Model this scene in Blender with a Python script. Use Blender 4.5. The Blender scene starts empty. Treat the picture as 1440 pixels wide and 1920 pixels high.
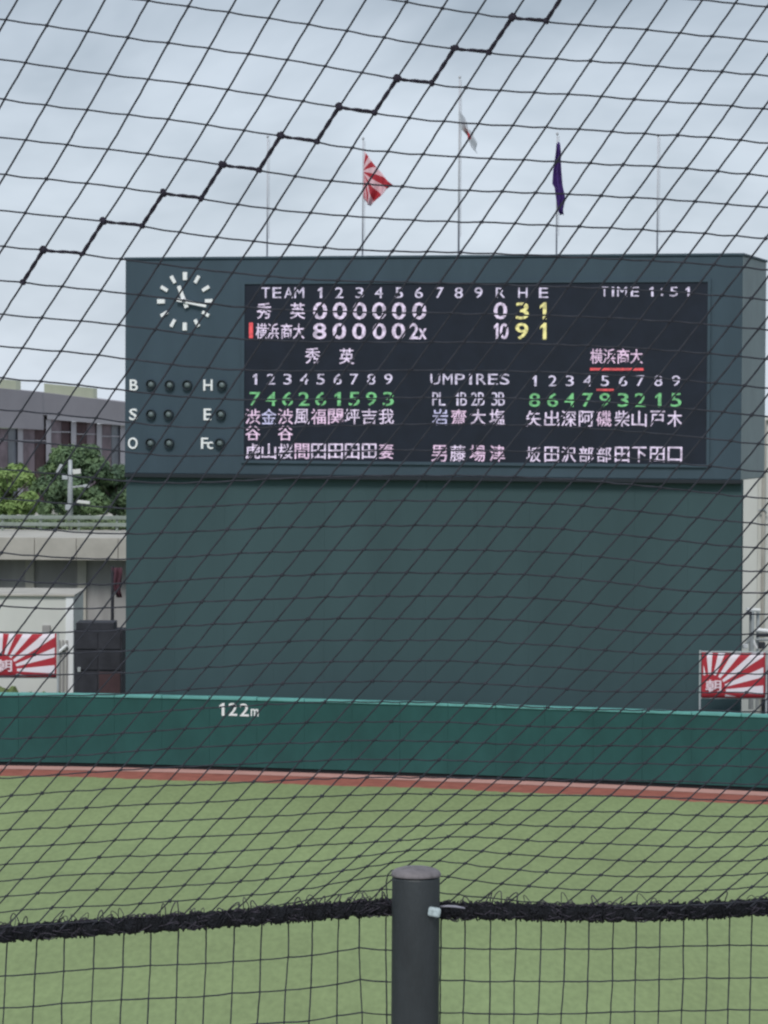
import bpy, bmesh, math, random
import numpy as np
from mathutils import Vector, Matrix

random.seed(11)
S = bpy.context.scene
C = S.collection
R = math.radians

# ------------------------------------------------------------------ camera
FPX = 6300.0                      # focal length in pixels of the 1440x1920 photograph
EYE = Vector((0, 0, 14.4))        # high in the stand behind home plate
HORIZON = 780.0
ROLL = 0.006
cam_d = bpy.data.cameras.new('camera')
cam = bpy.data.objects.new('camera', cam_d)
C.objects.link(cam)
cam_d.sensor_fit = 'VERTICAL'
cam_d.sensor_height = 24.0
cam_d.lens = 24.0 * FPX / 1920.0
cam_d.dof.use_dof = True
cam_d.dof.focus_distance = 8.0
cam_d.dof.aperture_fstop = 25
cam_d.clip_start = 0.1
cam_d.clip_end = 6000
pitch = math.atan((960 - HORIZON) / FPX)
CM = Matrix.Rotation(R(90) - pitch, 3, 'X') @ Matrix.Rotation(ROLL, 3, 'Z')
cam.matrix_world = Matrix.Translation(EYE) @ CM.to_4x4()
S.camera = cam

# ------------------------------------------------------------------ sky, sun, exposure
SUN_EL, SUN_AZ = 46.0, 190.0      # azimuth clockwise from +Y (the direction of view)
w = bpy.data.worlds.new('World')
S.world = w
w.use_nodes = True
nt = w.node_tree
nt.nodes.clear()
out = nt.nodes.new('ShaderNodeOutputWorld')
bg = nt.nodes.new('ShaderNodeBackground')
bg.inputs['Strength'].default_value = 0.10
sky = nt.nodes.new('ShaderNodeTexSky')
sky.sky_type = 'NISHITA'
sky.sun_disc = False
sky.sun_elevation = R(SUN_EL)
sky.sun_rotation = R(SUN_AZ)
tc = nt.nodes.new('ShaderNodeTexCoord')
n1 = nt.nodes.new('ShaderNodeTexNoise')
n1.inputs['Scale'].default_value = 6.5
n1.inputs['Detail'].default_value = 5.0
n1.inputs['Roughness'].default_value = 0.55
n1.inputs['Distortion'].default_value = 0.3
mp = nt.nodes.new('ShaderNodeMapping')
mp.inputs['Scale'].default_value = (1, 1, 2.2)
mp.inputs['Location'].default_value = (3.1, 0.4, 1.7)
rmp = nt.nodes.new('ShaderNodeValToRGB')
rmp.color_ramp.elements[0].position = 0.36
rmp.color_ramp.elements[0].color = (3.0, 3.55, 4.2, 1)
rmp.color_ramp.elements[1].position = 0.66
rmp.color_ramp.elements[1].color = (5.35, 6.0, 6.8, 1)
mix = nt.nodes.new('ShaderNodeMix')
mix.data_type = 'RGBA'
mix.inputs[0].default_value = 0.93
nt.links.new(tc.outputs['Generated'], mp.inputs['Vector'])
nt.links.new(mp.outputs['Vector'], n1.inputs['Vector'])
# overcast pales towards the horizon
sxyz = nt.nodes.new('ShaderNodeSeparateXYZ')
hz = nt.nodes.new('ShaderNodeMapRange')
hz.interpolation_type = 'SMOOTHSTEP'
hz.inputs['From Min'].default_value = 0.0
hz.inputs['From Max'].default_value = 0.13
hz.inputs['To Min'].default_value = 0.17
hz.inputs['To Max'].default_value = -0.05
addh = nt.nodes.new('ShaderNodeMath')
addh.operation = 'ADD'
nt.links.new(tc.outputs['Generated'], sxyz.inputs[0])
nt.links.new(sxyz.outputs['Z'], hz.inputs['Value'])
nt.links.new(n1.outputs['Fac'], addh.inputs[0])
nt.links.new(hz.outputs['Result'], addh.inputs[1])
nt.links.new(addh.outputs[0], rmp.inputs['Fac'])
nt.links.new(sky.outputs['Color'], mix.inputs[6])
nt.links.new(rmp.outputs['Color'], mix.inputs[7])
nt.links.new(mix.outputs[2], bg.inputs['Color'])
nt.links.new(bg.outputs[0], out.inputs['Surface'])

sd = bpy.data.lights.new('sun', 'SUN')
sd.energy = 1.5
sd.angle = R(18)
sd.color = (1.0, 0.97, 0.92)
sun = bpy.data.objects.new('sun', sd)
C.objects.link(sun)
az, el = R(SUN_AZ), R(SUN_EL)
sdir = Vector((math.sin(az) * math.cos(el), math.cos(az) * math.cos(el), math.sin(el)))
sun.rotation_euler = (-sdir).to_track_quat('-Z', 'Y').to_euler()
S.view_settings.view_transform = 'Standard'
S.view_settings.look = 'None'
S.view_settings.gamma = 1
S.view_settings.exposure = 0.35
S.view_settings.use_curve_mapping = False
S.cycles.filter_width = 2.1
S.cycles.max_bounces = 6


# ------------------------------------------------------------------ helpers
def at(px, py, depth):
    """point of the place seen at that pixel of the photograph, at a distance along +Y"""
    d = CM @ Vector(((px - 720) / FPX, -(py - 960) / FPX, -1))
    return EYE + d * (depth / d.y)


def srgb(r, g, b):
    f = lambda c: (c / 255 / 12.92) if c <= 10 else ((c / 255 + 0.055) / 1.055) ** 2.4
    return (f(r), f(g), f(b), 1)


def mat(name, col, rough=0.8, var=0.0, scale=2.0, bump=0.0, bscale=30.0, metal=0.0, emit=None, estr=1.0, col2=None, spec=0.3, stretch=None):
    m = bpy.data.materials.new(name)
    m.use_nodes = True
    t = m.node_tree
    b = t.nodes['Principled BSDF']
    b.inputs['Roughness'].default_value = rough
    b.inputs['Metallic'].default_value = metal
    b.inputs['Specular IOR Level'].default_value = spec
    if len(col) == 3:
        col = (*col, 1)
    b.inputs['Base Color'].default_value = col
    tcn = t.nodes.new('ShaderNodeTexCoord')
    src = tcn.outputs['Object']
    if stretch:
        mpn = t.nodes.new('ShaderNodeMapping')
        mpn.inputs['Scale'].default_value = stretch
        t.links.new(src, mpn.inputs['Vector'])
        src = mpn.outputs['Vector']
    if var > 0 or col2:
        n = t.nodes.new('ShaderNodeTexNoise')
        n.inputs['Scale'].default_value = scale
        n.inputs['Detail'].default_value = 6
        n.inputs['Roughness'].default_value = 0.6
        t.links.new(src, n.inputs['Vector'])
        r = t.nodes.new('ShaderNodeValToRGB')
        r.color_ramp.elements[0].position = 0.3
        r.color_ramp.elements[1].position = 0.7
        c2 = col2 if col2 else tuple(min(1, c * (1 + var)) for c in col[:3])
        c1 = col if col2 else tuple(c * (1 - var) for c in col[:3])
        r.color_ramp.elements[0].color = (*c1[:3], 1)
        r.color_ramp.elements[1].color = (*c2[:3], 1)
        t.links.new(n.outputs['Fac'], r.inputs['Fac'])
        t.links.new(r.outputs['Color'], b.inputs['Base Color'])
    if bump > 0:
        n2 = t.nodes.new('ShaderNodeTexNoise')
        n2.inputs['Scale'].default_value = bscale
        n2.inputs['Detail'].default_value = 4
        t.links.new(src, n2.inputs['Vector'])
        bp = t.nodes.new('ShaderNodeBump')
        bp.inputs['Strength'].default_value = bump
        bp.inputs['Distance'].default_value = 0.02
        t.links.new(n2.outputs['Fac'], bp.inputs['Height'])
        t.links.new(bp.outputs['Normal'], b.inputs['Normal'])
    if emit:
        b.inputs['Emission Color'].default_value = (*emit[:3], 1)
        b.inputs['Emission Strength'].default_value = estr
    return m


def link(name, me, parent=None, m=None, **kw):
    o = bpy.data.objects.new(name, me)
    C.objects.link(o)
    if parent is not None:
        o.parent = parent
    if m is not None and me is not None and not me.materials:
        me.materials.append(m)
    for k, v in kw.items():
        o[k] = v
    return o


def from_bm(name, bm, m, parent=None, smooth=False, **kw):
    me = bpy.data.meshes.new(name)
    bm.to_mesh(me)
    bm.free()
    if smooth:
        for p in me.polygons:
            p.use_smooth = True
    return link(name, me, parent, m, **kw)


def empty(name, loc, rotz=0, **kw):
    o = bpy.data.objects.new(name, None)
    C.objects.link(o)
    o.location = loc
    o.rotation_euler = (0, 0, rotz)
    for k, v in kw.items():
        o[k] = v
    return o


def box(bm, x0, x1, y0, y1, z0, z1, bevel=0.0, mtx=None):
    vs = [bm.verts.new((x, y, z)) for x in (x0, x1) for y in (y0, y1) for z in (z0, z1)]
    f = [(0, 1, 3, 2), (4, 6, 7, 5), (0, 4, 5, 1), (2, 3, 7, 6), (0, 2, 6, 4), (1, 5, 7, 3)]
    fs = [bm.faces.new([vs[i] for i in q]) for q in f]
    if bevel > 0:
        bm.normal_update()
        es = list({e for ff in fs for e in ff.edges})
        bmesh.ops.bevel(bm, geom=es, offset=bevel, segments=2, affect='EDGES', profile=0.5)
    if mtx is not None:
        bmesh.ops.transform(bm, matrix=mtx, verts=[v for v in vs if v.is_valid])


def tube(bm, pts, rad, sides=6, cap=True):
    pts = [Vector(p) for p in pts]
    n = len(pts)
    rads = rad if hasattr(rad, '__len__') else [rad] * n
    rings = []
    up = Vector((0.13, 0.97, 0.21)).normalized()
    for k, p in enumerate(pts):
        t = (pts[min(k + 1, n - 1)] - pts[max(k - 1, 0)])
        if t.length < 1e-9:
            t = Vector((0, 0, 1))
        t.normalize()
        a = t.cross(up)
        if a.length < 1e-3:
            a = t.cross(Vector((1, 0, 0)))
        a.normalize()
        b = t.cross(a)
        rings.append([bm.verts.new(p + (a * math.cos(2 * math.pi * s / sides) + b * math.sin(2 * math.pi * s / sides)) * rads[k]) for s in range(sides)])
    for k in range(n - 1):
        for s in range(sides):
            bm.faces.new((rings[k][s], rings[k][(s + 1) % sides], rings[k + 1][(s + 1) % sides], rings[k + 1][s]))
    if cap:
        bm.faces.new(rings[0][::-1])
        bm.faces.new(rings[-1])


def lathe(bm, prof, sides=32, center=(0, 0, 0)):
    cx, cy, cz = center
    rings = []
    for r, z in prof:
        if r < 1e-6:
            rings.append([bm.verts.new((cx, cy, cz + z))])
        else:
            rings.append([bm.verts.new((cx + r * math.cos(2 * math.pi * s / sides), cy + r * math.sin(2 * math.pi * s / sides), cz + z)) for s in range(sides)])
    for a, b in zip(rings, rings[1:]):
        for s in range(sides):
            s2 = (s + 1) % sides
            if len(a) == 1:
                bm.faces.new((a[0], b[s2], b[s]))
            elif len(b) == 1:
                bm.faces.new((a[s], a[s2], b[0]))
            else:
                bm.faces.new((a[s], a[s2], b[s2], b[s]))


# ------------------------------------------------------------------ materials
M_ground = mat('ground_soil', (0.10, 0.12, 0.07), var=0.3, scale=0.3)
M_grass = mat('outfield_turf', (0.232, 0.290, 0.128), rough=0.95, col2=(0.250, 0.322, 0.145), scale=0.10, bump=0.5, bscale=6, stretch=(1, 0.35, 1))
def enrich_turf(m):
    t = m.node_tree
    b = t.nodes['Principled BSDF']
    src = b.inputs['Base Color'].links[0].from_socket
    tcn = t.nodes.new('ShaderNodeTexCoord')
    last = src
    for sc, lo, hi, st in ((0.035, 0.93, 1.06, (1, 1.6, 1)), (0.9, 0.95, 1.05, (1, 0.25, 1)), (6.0, 0.90, 1.10, (1, 0.22, 1)), (0.22, 0.97, 1.03, (1, 0.3, 1))):
        mp_ = t.nodes.new('ShaderNodeMapping')
        mp_.inputs['Scale'].default_value = st
        t.links.new(tcn.outputs['Object'], mp_.inputs['Vector'])
        n = t.nodes.new('ShaderNodeTexNoise')
        n.inputs['Scale'].default_value = sc
        n.inputs['Detail'].default_value = 4
        t.links.new(mp_.outputs['Vector'], n.inputs['Vector'])
        mr = t.nodes.new('ShaderNodeMapRange')
        mr.inputs['From Min'].default_value = 0.3
        mr.inputs['From Max'].default_value = 0.7
        mr.inputs['To Min'].default_value = lo
        mr.inputs['To Max'].default_value = hi
        t.links.new(n.outputs['Fac'], mr.inputs['Value'])
        vm_ = t.nodes.new('ShaderNodeVectorMath')
        vm_.operation = 'SCALE'
        t.links.new(last, vm_.inputs[0])
        t.links.new(mr.outputs['Result'], vm_.inputs['Scale'])
        last = vm_.outputs['Vector']
    t.links.new(last, b.inputs['Base Color'])


enrich_turf(M_grass)
M_track = mat('warning_track_clay', (0.34, 0.115, 0.085), rough=0.95, var=0.22, scale=1.6, bump=0.3, bscale=8)
M_track_pale = mat('warning_track_edge', (0.58, 0.32, 0.28), rough=0.9, var=0.10, scale=1.5)
M_fence = mat('padded_wall_green', (0.020, 0.084, 0.080), rough=0.75, var=0.16, scale=0.7, bump=0.05, bscale=20, stretch=(1, 1, 0.5))
M_fence_cap = mat('wall_coping_teal', (0.13, 0.38, 0.36), rough=0.6, var=0.15, scale=1.3)
M_fence_gap = mat('rubber_skirting', (0.012, 0.014, 0.017), rough=0.9)
M_board = mat('scoreboard_paint', (0.050, 0.080, 0.107), rough=0.62, var=0.14, scale=0.45, bump=0.04, bscale=3, stretch=(1, 1, 0.3))
M_side_lit = mat('scoreboard_side_lit', (0.24, 0.285, 0.30), rough=0.6, var=0.1, scale=0.6)  # lighter colour for the end faces, standing in for light falling on them
M_hood = mat('lamp_hood', (0.032, 0.045, 0.058), rough=0.7)
M_lip_shadow = mat('lip_shadow', (0.02, 0.026, 0.034), rough=0.7)
M_wall = mat('backscreen_green', (0.049, 0.088, 0.098), rough=0.85, var=0.10, scale=0.35, bump=0.05, bscale=5, stretch=(1, 1, 0.18))
M_screen = mat('display_black', (0.013, 0.018, 0.032), rough=0.55, var=0.2, scale=1.0)
M_white = mat('white_paint', (0.86, 0.88, 0.90), rough=0.5)
M_sign_white = mat('clock_white', (0.92, 0.93, 0.95), rough=0.45)  # plain white paint, no emission
M_lamp = mat('unlit_lamp_lens', (0.15, 0.19, 0.20), rough=0.35)
M_cord = mat('net_cord', (0.037, 0.040, 0.051), rough=0.85, var=0.35, scale=60)
M_lace = mat('net_lacing', (0.036, 0.031, 0.048), rough=0.85, var=0.4, scale=90, bump=0.6, bscale=400)
M_rope = mat('rope_wrap', (0.021, 0.023, 0.030), rough=0.8, var=0.6, scale=120, bump=1.0, bscale=300)
M_rope_loop = mat('rope_binding_twine', (0.055, 0.05, 0.066), rough=0.85, var=0.5, scale=150)
M_post = mat('post_paint', (0.031, 0.037, 0.041), rough=0.5, var=0.40, scale=9, bump=0.10, bscale=220, spec=0.4, stretch=(1, 1, 0.45))
M_cap = mat('post_cap', (0.19, 0.175, 0.185), rough=0.6, var=0.25, scale=60)
M_bolt = mat('pale_plastic', (0.42, 0.50, 0.52), rough=0.5, var=0.3, scale=150)
M_concrete = mat('concrete', (0.46, 0.44, 0.40), rough=0.9, var=0.15, scale=0.6, bump=0.1, bscale=6)
M_concrete_d = mat('concrete_weathered', (0.34, 0.33, 0.33), rough=0.9, var=0.25, scale=0.5, bump=0.1, bscale=6, stretch=(1.6, 1.6, 0.35))
M_shed = mat('shed_white', (0.66, 0.67, 0.64), rough=0.8, var=0.06, scale=0.5)
M_dark_box = mat('charcoal_panel', (0.040, 0.042, 0.052), rough=0.85, var=0.35, scale=1.2)
M_dark_box2 = mat('dark_brown_panel', (0.075, 0.045, 0.05), rough=0.8, var=0.2, scale=2)
M_bwall = mat('building_lilac_grey', (0.33, 0.31, 0.34), rough=0.85, var=0.10, scale=0.15, stretch=(1, 1, 2))
M_bpanel = mat('building_brown_panel', (0.19, 0.15, 0.17), rough=0.8, var=0.35, scale=0.8)
M_glass = mat('dim_window_glass', (0.15, 0.16, 0.19), rough=0.25, var=0.2, scale=1.0)
M_btrim = mat('building_pale_column', (0.40, 0.385, 0.42), rough=0.8, var=0.06, scale=0.3)
M_cream = mat('rooftop_cream', (0.68, 0.69, 0.50), rough=0.7, var=0.05, scale=0.5)
M_bark = mat('bark', (0.10, 0.085, 0.075), rough=0.95, var=0.3, scale=6)
M_leaf_d = mat('leaf_dark', (0.075, 0.125, 0.085), rough=0.7, col2=(0.17, 0.26, 0.11), scale=0.45)
M_leaf_l = mat('leaf_light', (0.17, 0.27, 0.085), rough=0.7, col2=(0.30, 0.42, 0.15), scale=0.8)
M_leaf_h = mat('leaf_hedge', (0.11, 0.165, 0.09), rough=0.8, col2=(0.22, 0.28, 0.15), scale=0.8)
M_steel = mat('galvanised_steel', (0.45, 0.48, 0.50), rough=0.45, metal=0.2, var=0.1, scale=4)
M_pole = mat('flagpole_paint', (0.52, 0.53, 0.58), rough=0.5)
M_maroon = mat('maroon_cloth', (0.09, 0.04, 0.055), rough=0.9, var=0.2, scale=5)
M_navy = mat('purple_cloth', (0.062, 0.030, 0.17), rough=0.9, var=0.3, scale=3)
M_kerb = mat('guard_rail_paint', (0.25, 0.29, 0.26), rough=0.7, var=0.25, scale=1)

# ------------------------------------------------------------------ ground, field, track
bm = bmesh.new()
gv = [bm.verts.new(p) for p in ((-3000, -300, -0.05), (3000, -300, -0.05), (3000, 5000, -0.05), (-3000, 5000, -0.05))]
bm.faces.new(gv)
from_bm('ground', bm, M_ground, kind='structure')

# the line of the outfield wall in plan, from the foot of the wall in the photograph
wall_px = [(-420, 1434.5), (-200, 1435), (0, 1437), (240, 1441), (480, 1448), (720, 1456), (940, 1464.5), (1200, 1475.5), (1440, 1487), (1640, 1498), (1860, 1512)]
wall_pts = []
for px, py in wall_px:
    D = EYE.z * FPX / (py - (HORIZON + ROLL * (px - 720)))
    wall_pts.append(Vector((at(px, py, D).x, D, 0)))


def resample(pts, step):
    seg = [(b - a).length for a, b in zip(pts, pts[1:])]
    tot = sum(seg)
    n = max(2, round(tot / step))
    res = []
    for k in range(n + 1):
        d = tot * k / n
        for a, b, s in zip(pts, pts[1:], seg):
            if d <= s + 1e-6:
                res.append(a.lerp(b, min(1, d / s)))
                break
            d -= s
    return res


WL = resample(wall_pts, 1.0)
for _ in range(12):
    WL = [WL[0]] + [(WL[k - 1] + WL[k] * 2 + WL[k + 1]) / 4 for k in range(1, len(WL) - 1)] + [WL[-1]]


def normals(pts):
    r = []
    for k in range(len(pts)):
        t = pts[min(k + 1, len(pts) - 1)] - pts[max(k - 1, 0)]
        t.normalize()
        r.append(Vector((t.y, -t.x, 0)))
    return r


WN = normals(WL)


def strip(name, o0, o1, z, m, **kw):
    bm = bmesh.new()
    a = [bm.verts.new(p + n * o0 + Vector((0, 0, z))) for p, n in zip(WL, WN)]
    b = [bm.verts.new(p + n * o1 + Vector((0, 0, z))) for p, n in zip(WL, WN)]
    for k in range(len(a) - 1):
        bm.faces.new((a[k], b[k], b[k + 1], a[k + 1]))
    return from_bm(name, bm, m, **kw)


bm = bmesh.new()
FL = resample(WL, 0.25)
FN = normals(FL)
a = [bm.verts.new(p + n * (4.0 + 0.16 * math.sin(k * 0.21) + 0.12 * math.sin(k * 0.083 + 1) + random.uniform(-0.13, 0.13)) + Vector((0, 0, 0.012))) for k, (p, n) in enumerate(zip(FL, FN))]
b = [bm.verts.new((p.x * 0.9, 20, 0.012)) for p in FL]
for k in range(len(a) - 1):
    bm.faces.new((a[k], b[k], b[k + 1], a[k + 1]))
from_bm('grass_field', bm, M_grass, kind='structure')
strip('warning_track', 1.35, 4.6, 0.006, M_track, kind='structure')
strip('warning_track_edge_path', -0.2, 1.30, 0.012, M_track_pale, kind='structure')

# ------------------------------------------------------------------ outfield wall
fence = empty('outfield_wall', wall_pts[5], label='long low green padded outfield wall with pale teal coping and white 122m marking', category='wall')


def local(p):
    return p - wall_pts[5]


PW = resample(WL, 2.0)
PN = normals(PW)
FH = 3.0
for k in range(len(PW) - 1):
    p, q = local(PW[k]), local(PW[k + 1])
    t = (q - p).normalized()
    n = Vector((t.y, -t.x, 0))
    L = (q - p).length
    mtx = Matrix(((t.x, -n.x, 0, p.x), (t.y, -n.y, 0, p.y), (0, 0, 1, 0), (0, 0, 0, 1)))
    jog = random.uniform(-0.012, 0.012)
    bm = bmesh.new()
    box(bm, 0.002, L - 0.002, 0 + jog * 0.4, 0.30, 0.17, FH - 0.13, bevel=0.006, mtx=None)
    bmesh.ops.transform(bm, matrix=mtx, verts=bm.verts)
    from_bm('wall_panel', bm, M_fence, fence)
    bm = bmesh.new()
    box(bm, 0.012, L - 0.012, -0.05 + jog, 0.34, FH - 0.128, FH + random.uniform(-0.012, 0.012), bevel=0.02)
    bmesh.ops.transform(bm, matrix=mtx, verts=bm.verts)
    from_bm('coping', bm, M_fence_cap, fence)
    bm = bmesh.new()
    box(bm, 0, L, 0.06, 0.28, 0.0, 0.168)
    bmesh.ops.transform(bm, matrix=mtx, verts=bm.verts)
    from_bm('skirting', bm, M_fence_gap, fence)

# ------------------------------------------------------------------ glyph factory
_gcache = {}
OWN = {'1': [(0.46, 0), (1, 0), (1, 1), (0.62, 1), (0, 0.80), (0, 0.62), (0.46, 0.76)],
       'I': [(0, 0), (1, 0), (1, 1), (0, 1)]}


def glyph_mesh(ch, bold):
    key = (ch, bold)
    if key in _gcache:
        return _gcache[key]
    if ch in OWN:
        _gcache[key] = (np.array(OWN[ch], float), [tuple(range(len(OWN[ch])))])
        return _gcache[key]
    cu = bpy.data.curves.new('glyph', 'FONT')
    cu.body = ch
    cu.size = 1
    cu.offset = bold
    cu.extrude = 0
    cu.resolution_u = 3
    o = bpy.data.objects.new('glyph', cu)
    C.objects.link(o)
    dg = bpy.context.evaluated_depsgraph_get()
    dg.update()
    me = bpy.data.meshes.new_from_object(o.evaluated_get(dg))
    bpy.data.objects.remove(o)
    bpy.data.curves.remove(cu)
    co = np.empty(len(me.vertices) * 3)
    me.vertices.foreach_get('co', co)
    co = co.reshape(-1, 3)
    faces = [tuple(p.vertices) for p in me.polygons]
    mn, mx = co.min(0), co.max(0)
    v = (co - mn) / np.maximum(mx - mn, 1e-6)
    bpy.data.meshes.remove(me)
    _gcache[key] = (v[:, :2], faces)
    return _gcache[key]


def glyph(name, ch, frame, u0, u1, z0, z1, m, parent, bold=0.02, depth=0.03):
    """a raised glyph filling the rectangle u0..u1, z0..z1 of a frame (u along the face, y out of it)"""
    v, faces = glyph_mesh(ch, bold)
    n = len(v)
    vs, fs = [], []
    for x, y in v:
        vs.append((u0 + (u1 - u0) * x, -depth, z0 + (z1 - z0) * y))
    for x, y in v:
        vs.append((u0 + (u1 - u0) * x, 0, z0 + (z1 - z0) * y))
    fs = [f for f in faces]
    edge = {}
    for f in faces:
        for a_, b_ in zip(f, f[1:] + f[:1]):
            edge[(a_, b_)] = 1
    for (a_, b_) in edge:
        if (b_, a_) not in edge:
            fs.append((b_, a_, a_ + n, b_ + n))
    me = bpy.data.meshes.new(name)
    me.from_pydata(vs, [], fs)
    me.validate()
    o = link(name, me, parent, m)
    o.matrix_local = frame
    return o


# 122m on the outfield wall
def wall_at(px):
    """wall line point seen in that pixel column, with tangent"""
    best = None
    for k in range(len(WL) - 1):
        p, q = WL[k], WL[k + 1]
        xp = 720 + FPX * p.x / p.y
        xq = 720 + FPX * q.x / q.y
        if xp <= px + 3 <= xq:
            f = (px + 3 - xp) / (xq - xp)
            return p.lerp(q, f), (q - p).normalized()


for ch, x0, x1, y0, y1 in (('1', 408, 422, 1318, 1342), ('2', 427, 444, 1318, 1342), ('2', 448, 466, 1319, 1343), ('m', 469, 484, 1329, 1343)):
    P, t = wall_at((x0 + x1) / 2)
    n = Vector((t.y, -t.x, 0))
    D = P.y
    zc = at((x0 + x1) / 2, (y0 + y1) / 2, D).z
    hw = (x1 - x0) / 2 * D / FPX
    hh = (y1 - y0) / 2 * D / FPX
    o = local(P) + n * 0.014
    fr = Matrix(((t.x, -n.x, 0, o.x), (t.y, -n.y, 0, o.y), (0, 0, 1, zc), (0, 0, 0, 1)))
    glyph('distance_marking', ch, fr, -hw * (0.7 if ch == '1' else 1), hw * (0.7 if ch == '1' else 1), -hh, hh, M_white, fence, bold=0.01, depth=0.012)

# ------------------------------------------------------------------ scoreboard
DL, DR = 139.8, 133.0
BLp = at(235, 486, DL)
BRp = at(1393.5, 482, DR)
bu = Vector((BRp.x - BLp.x, BRp.y - BLp.y, 0))
BW = bu.length
bu.normalize()
bn = Vector((bu.y, -bu.x, 0))            # out of the face, towards the diamond
BZ0, BZ1 = 11.95, 20.82
brot = math.atan2(bu.y, bu.x)
BASE = Vector((BLp.x, BLp.y, 0))
board = empty('scoreboard', BASE, brot, label='huge dark blue-grey scoreboard with clock and glowing display on top of the green wall', category='scoreboard')
BINV = Matrix.Rotation(-brot, 3, 'Z')


def bl(px, py, off=0.0):
    """pixel -> (u, z) on the board's face, off metres in front of it"""
    d = CM @ Vector(((px - 720) / FPX, -(py - 960) / FPX, -1))
    o = BASE + bn * off
    t = (o - EYE).dot(bn) / d.dot(bn)
    p = BINV @ (EYE + d * t - BASE)
    return p.x, p.z


DEPTH = 6.0
bm = bmesh.new()
box(bm, 0, BW, 0.0, DEPTH, BZ0, BZ1, bevel=0.04)
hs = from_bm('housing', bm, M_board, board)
hs.data.materials.append(M_side_lit)
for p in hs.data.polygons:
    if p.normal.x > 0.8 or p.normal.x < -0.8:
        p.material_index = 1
# thin trims: top flashing, dark lip painting in the shadow under the housing, side corner
bm = bmesh.new()
box(bm, -0.05, BW + 0.05, -0.06, DEPTH + 0.05, BZ1 - 0.002, BZ1 + 0.10, bevel=0.02)
from_bm('roof_flashing', bm, M_board, board)
bm = bmesh.new()
box(bm, 0.0, BW, -0.05, 0.30, BZ0 - 0.16, BZ0 + 0.002, bevel=0.02)
from_bm('shadow_lip', bm, M_lip_shadow, board)
# faint face sheets (large panels with shallow joints)
u_scr0, z_scr1 = bl(460, 533)
u_scr1, z_scr0 = bl(1325, 871)

# display screen
scr = empty('display_screen', (0, 0, 0))
scr.parent = board
bm = bmesh.new()
box(bm, u_scr0, u_scr1, -0.05, 0.02, z_scr0, z_scr1)
from_bm('screen_face', bm, M_screen, scr)
bm = bmesh.new()
fw = 0.12
for a_ in ((u_scr0 - fw, u_scr1 + fw, z_scr1, z_scr1 + fw), (u_scr0 - fw, u_scr1 + fw, z_scr0 - fw, z_scr0), (u_scr0 - fw, u_scr0, z_scr0, z_scr1), (u_scr1, u_scr1 + fw, z_scr0, z_scr1)):
    box(bm, a_[0], a_[1], -0.10, 0.02, a_[2], a_[3])
from_bm('screen_frame', bm, M_board, scr)


def led(name, c, k=1.0):
    m = bpy.data.materials.new(name)
    m.use_nodes = True
    t = m.node_tree
    b = t.nodes['Principled BSDF']
    b.inputs['Base Color'].default_value = (0.05, 0.05, 0.06, 1)
    tcn = t.nodes.new('ShaderNodeTexCoord')
    n = t.nodes.new('ShaderNodeTexNoise')
    n.inputs['Scale'].default_value = 5.5
    n.inputs['Detail'].default_value = 3
    mr = t.nodes.new('ShaderNodeMapRange')
    mr.inputs['From Min'].default_value = 0.38
    mr.inputs['From Max'].default_value = 0.58
    mr.inputs['To Min'].default_value = 0.50 * k
    mr.inputs['To Max'].default_value = 1.0 * k
    t.links.new(tcn.outputs['Object'], n.inputs['Vector'])
    t.links.new(n.outputs['Fac'], mr.inputs['Value'])
    t.links.new(mr.outputs['Result'], b.inputs['Emission Strength'])
    b.inputs['Emission Color'].default_value = c
    return m


L_w = led('led_lavender_white', srgb(208, 195, 220))
L_ws = led('led_soft_white', srgb(196, 190, 214))
L_p = led('led_pinkish_white', srgb(212, 184, 212))
L_y = led('led_yellow', srgb(216, 210, 136))
L_g = led('led_green', srgb(100, 176, 112))
L_r = led('led_red', srgb(200, 62, 66), 1.1)
L_b = led('led_blue_white', srgb(182, 182, 218))
FR0 = Matrix.Translation((0, -0.054, 0))


def sg(ch, cx, cy, wd, ht, m=None, bold=0.0, name=None):
    bold = bold * (0.35 if ord(ch) < 128 else 1)
    u0, z1 = bl(cx - wd / 2, cy - ht / 2)
    u1, z0 = bl(cx + wd / 2, cy + ht / 2)
    nm = name or ('digit' if ch.isdigit() else 'letter' if ord(ch) < 128 else 'kanji_character')
    glyph(nm, ch, FR0, u0, u1, z0, z1, m or L_w, scr, bold=bold, depth=0.02)


# row 1: headings
def narrow(ch):
    return {'1': 0.5, 'I': 0.26, ':': 0.25}.get(ch, 1.0)


for ch, x in zip('TEAM', (499, 520, 542, 562)):
    sg(ch, x, 549, 16 if ch != 'M' else 18, 20, L_ws)
for ch, x in zip('123456789', (601, 637, 675, 711, 749, 786, 825, 861, 898)):
    sg(ch, x, 549, 15 * narrow(ch), 20, L_ws)
for ch, x in zip('RHE', (939, 981, 1020)):
    sg(ch, x, 549, 17, 19, L_ws)
for ch, x in zip('TIME151', (1134, 1150, 1167, 1191, 1222, 1264, 1290)):
    sg(ch, x, 547, (15 if ch != 'M' else 18) * narrow(ch), 18, L_ws)
for y in (543, 553):
    sg('I', 1242, y, 4, 4, L_ws, name='colon_dot')
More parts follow.
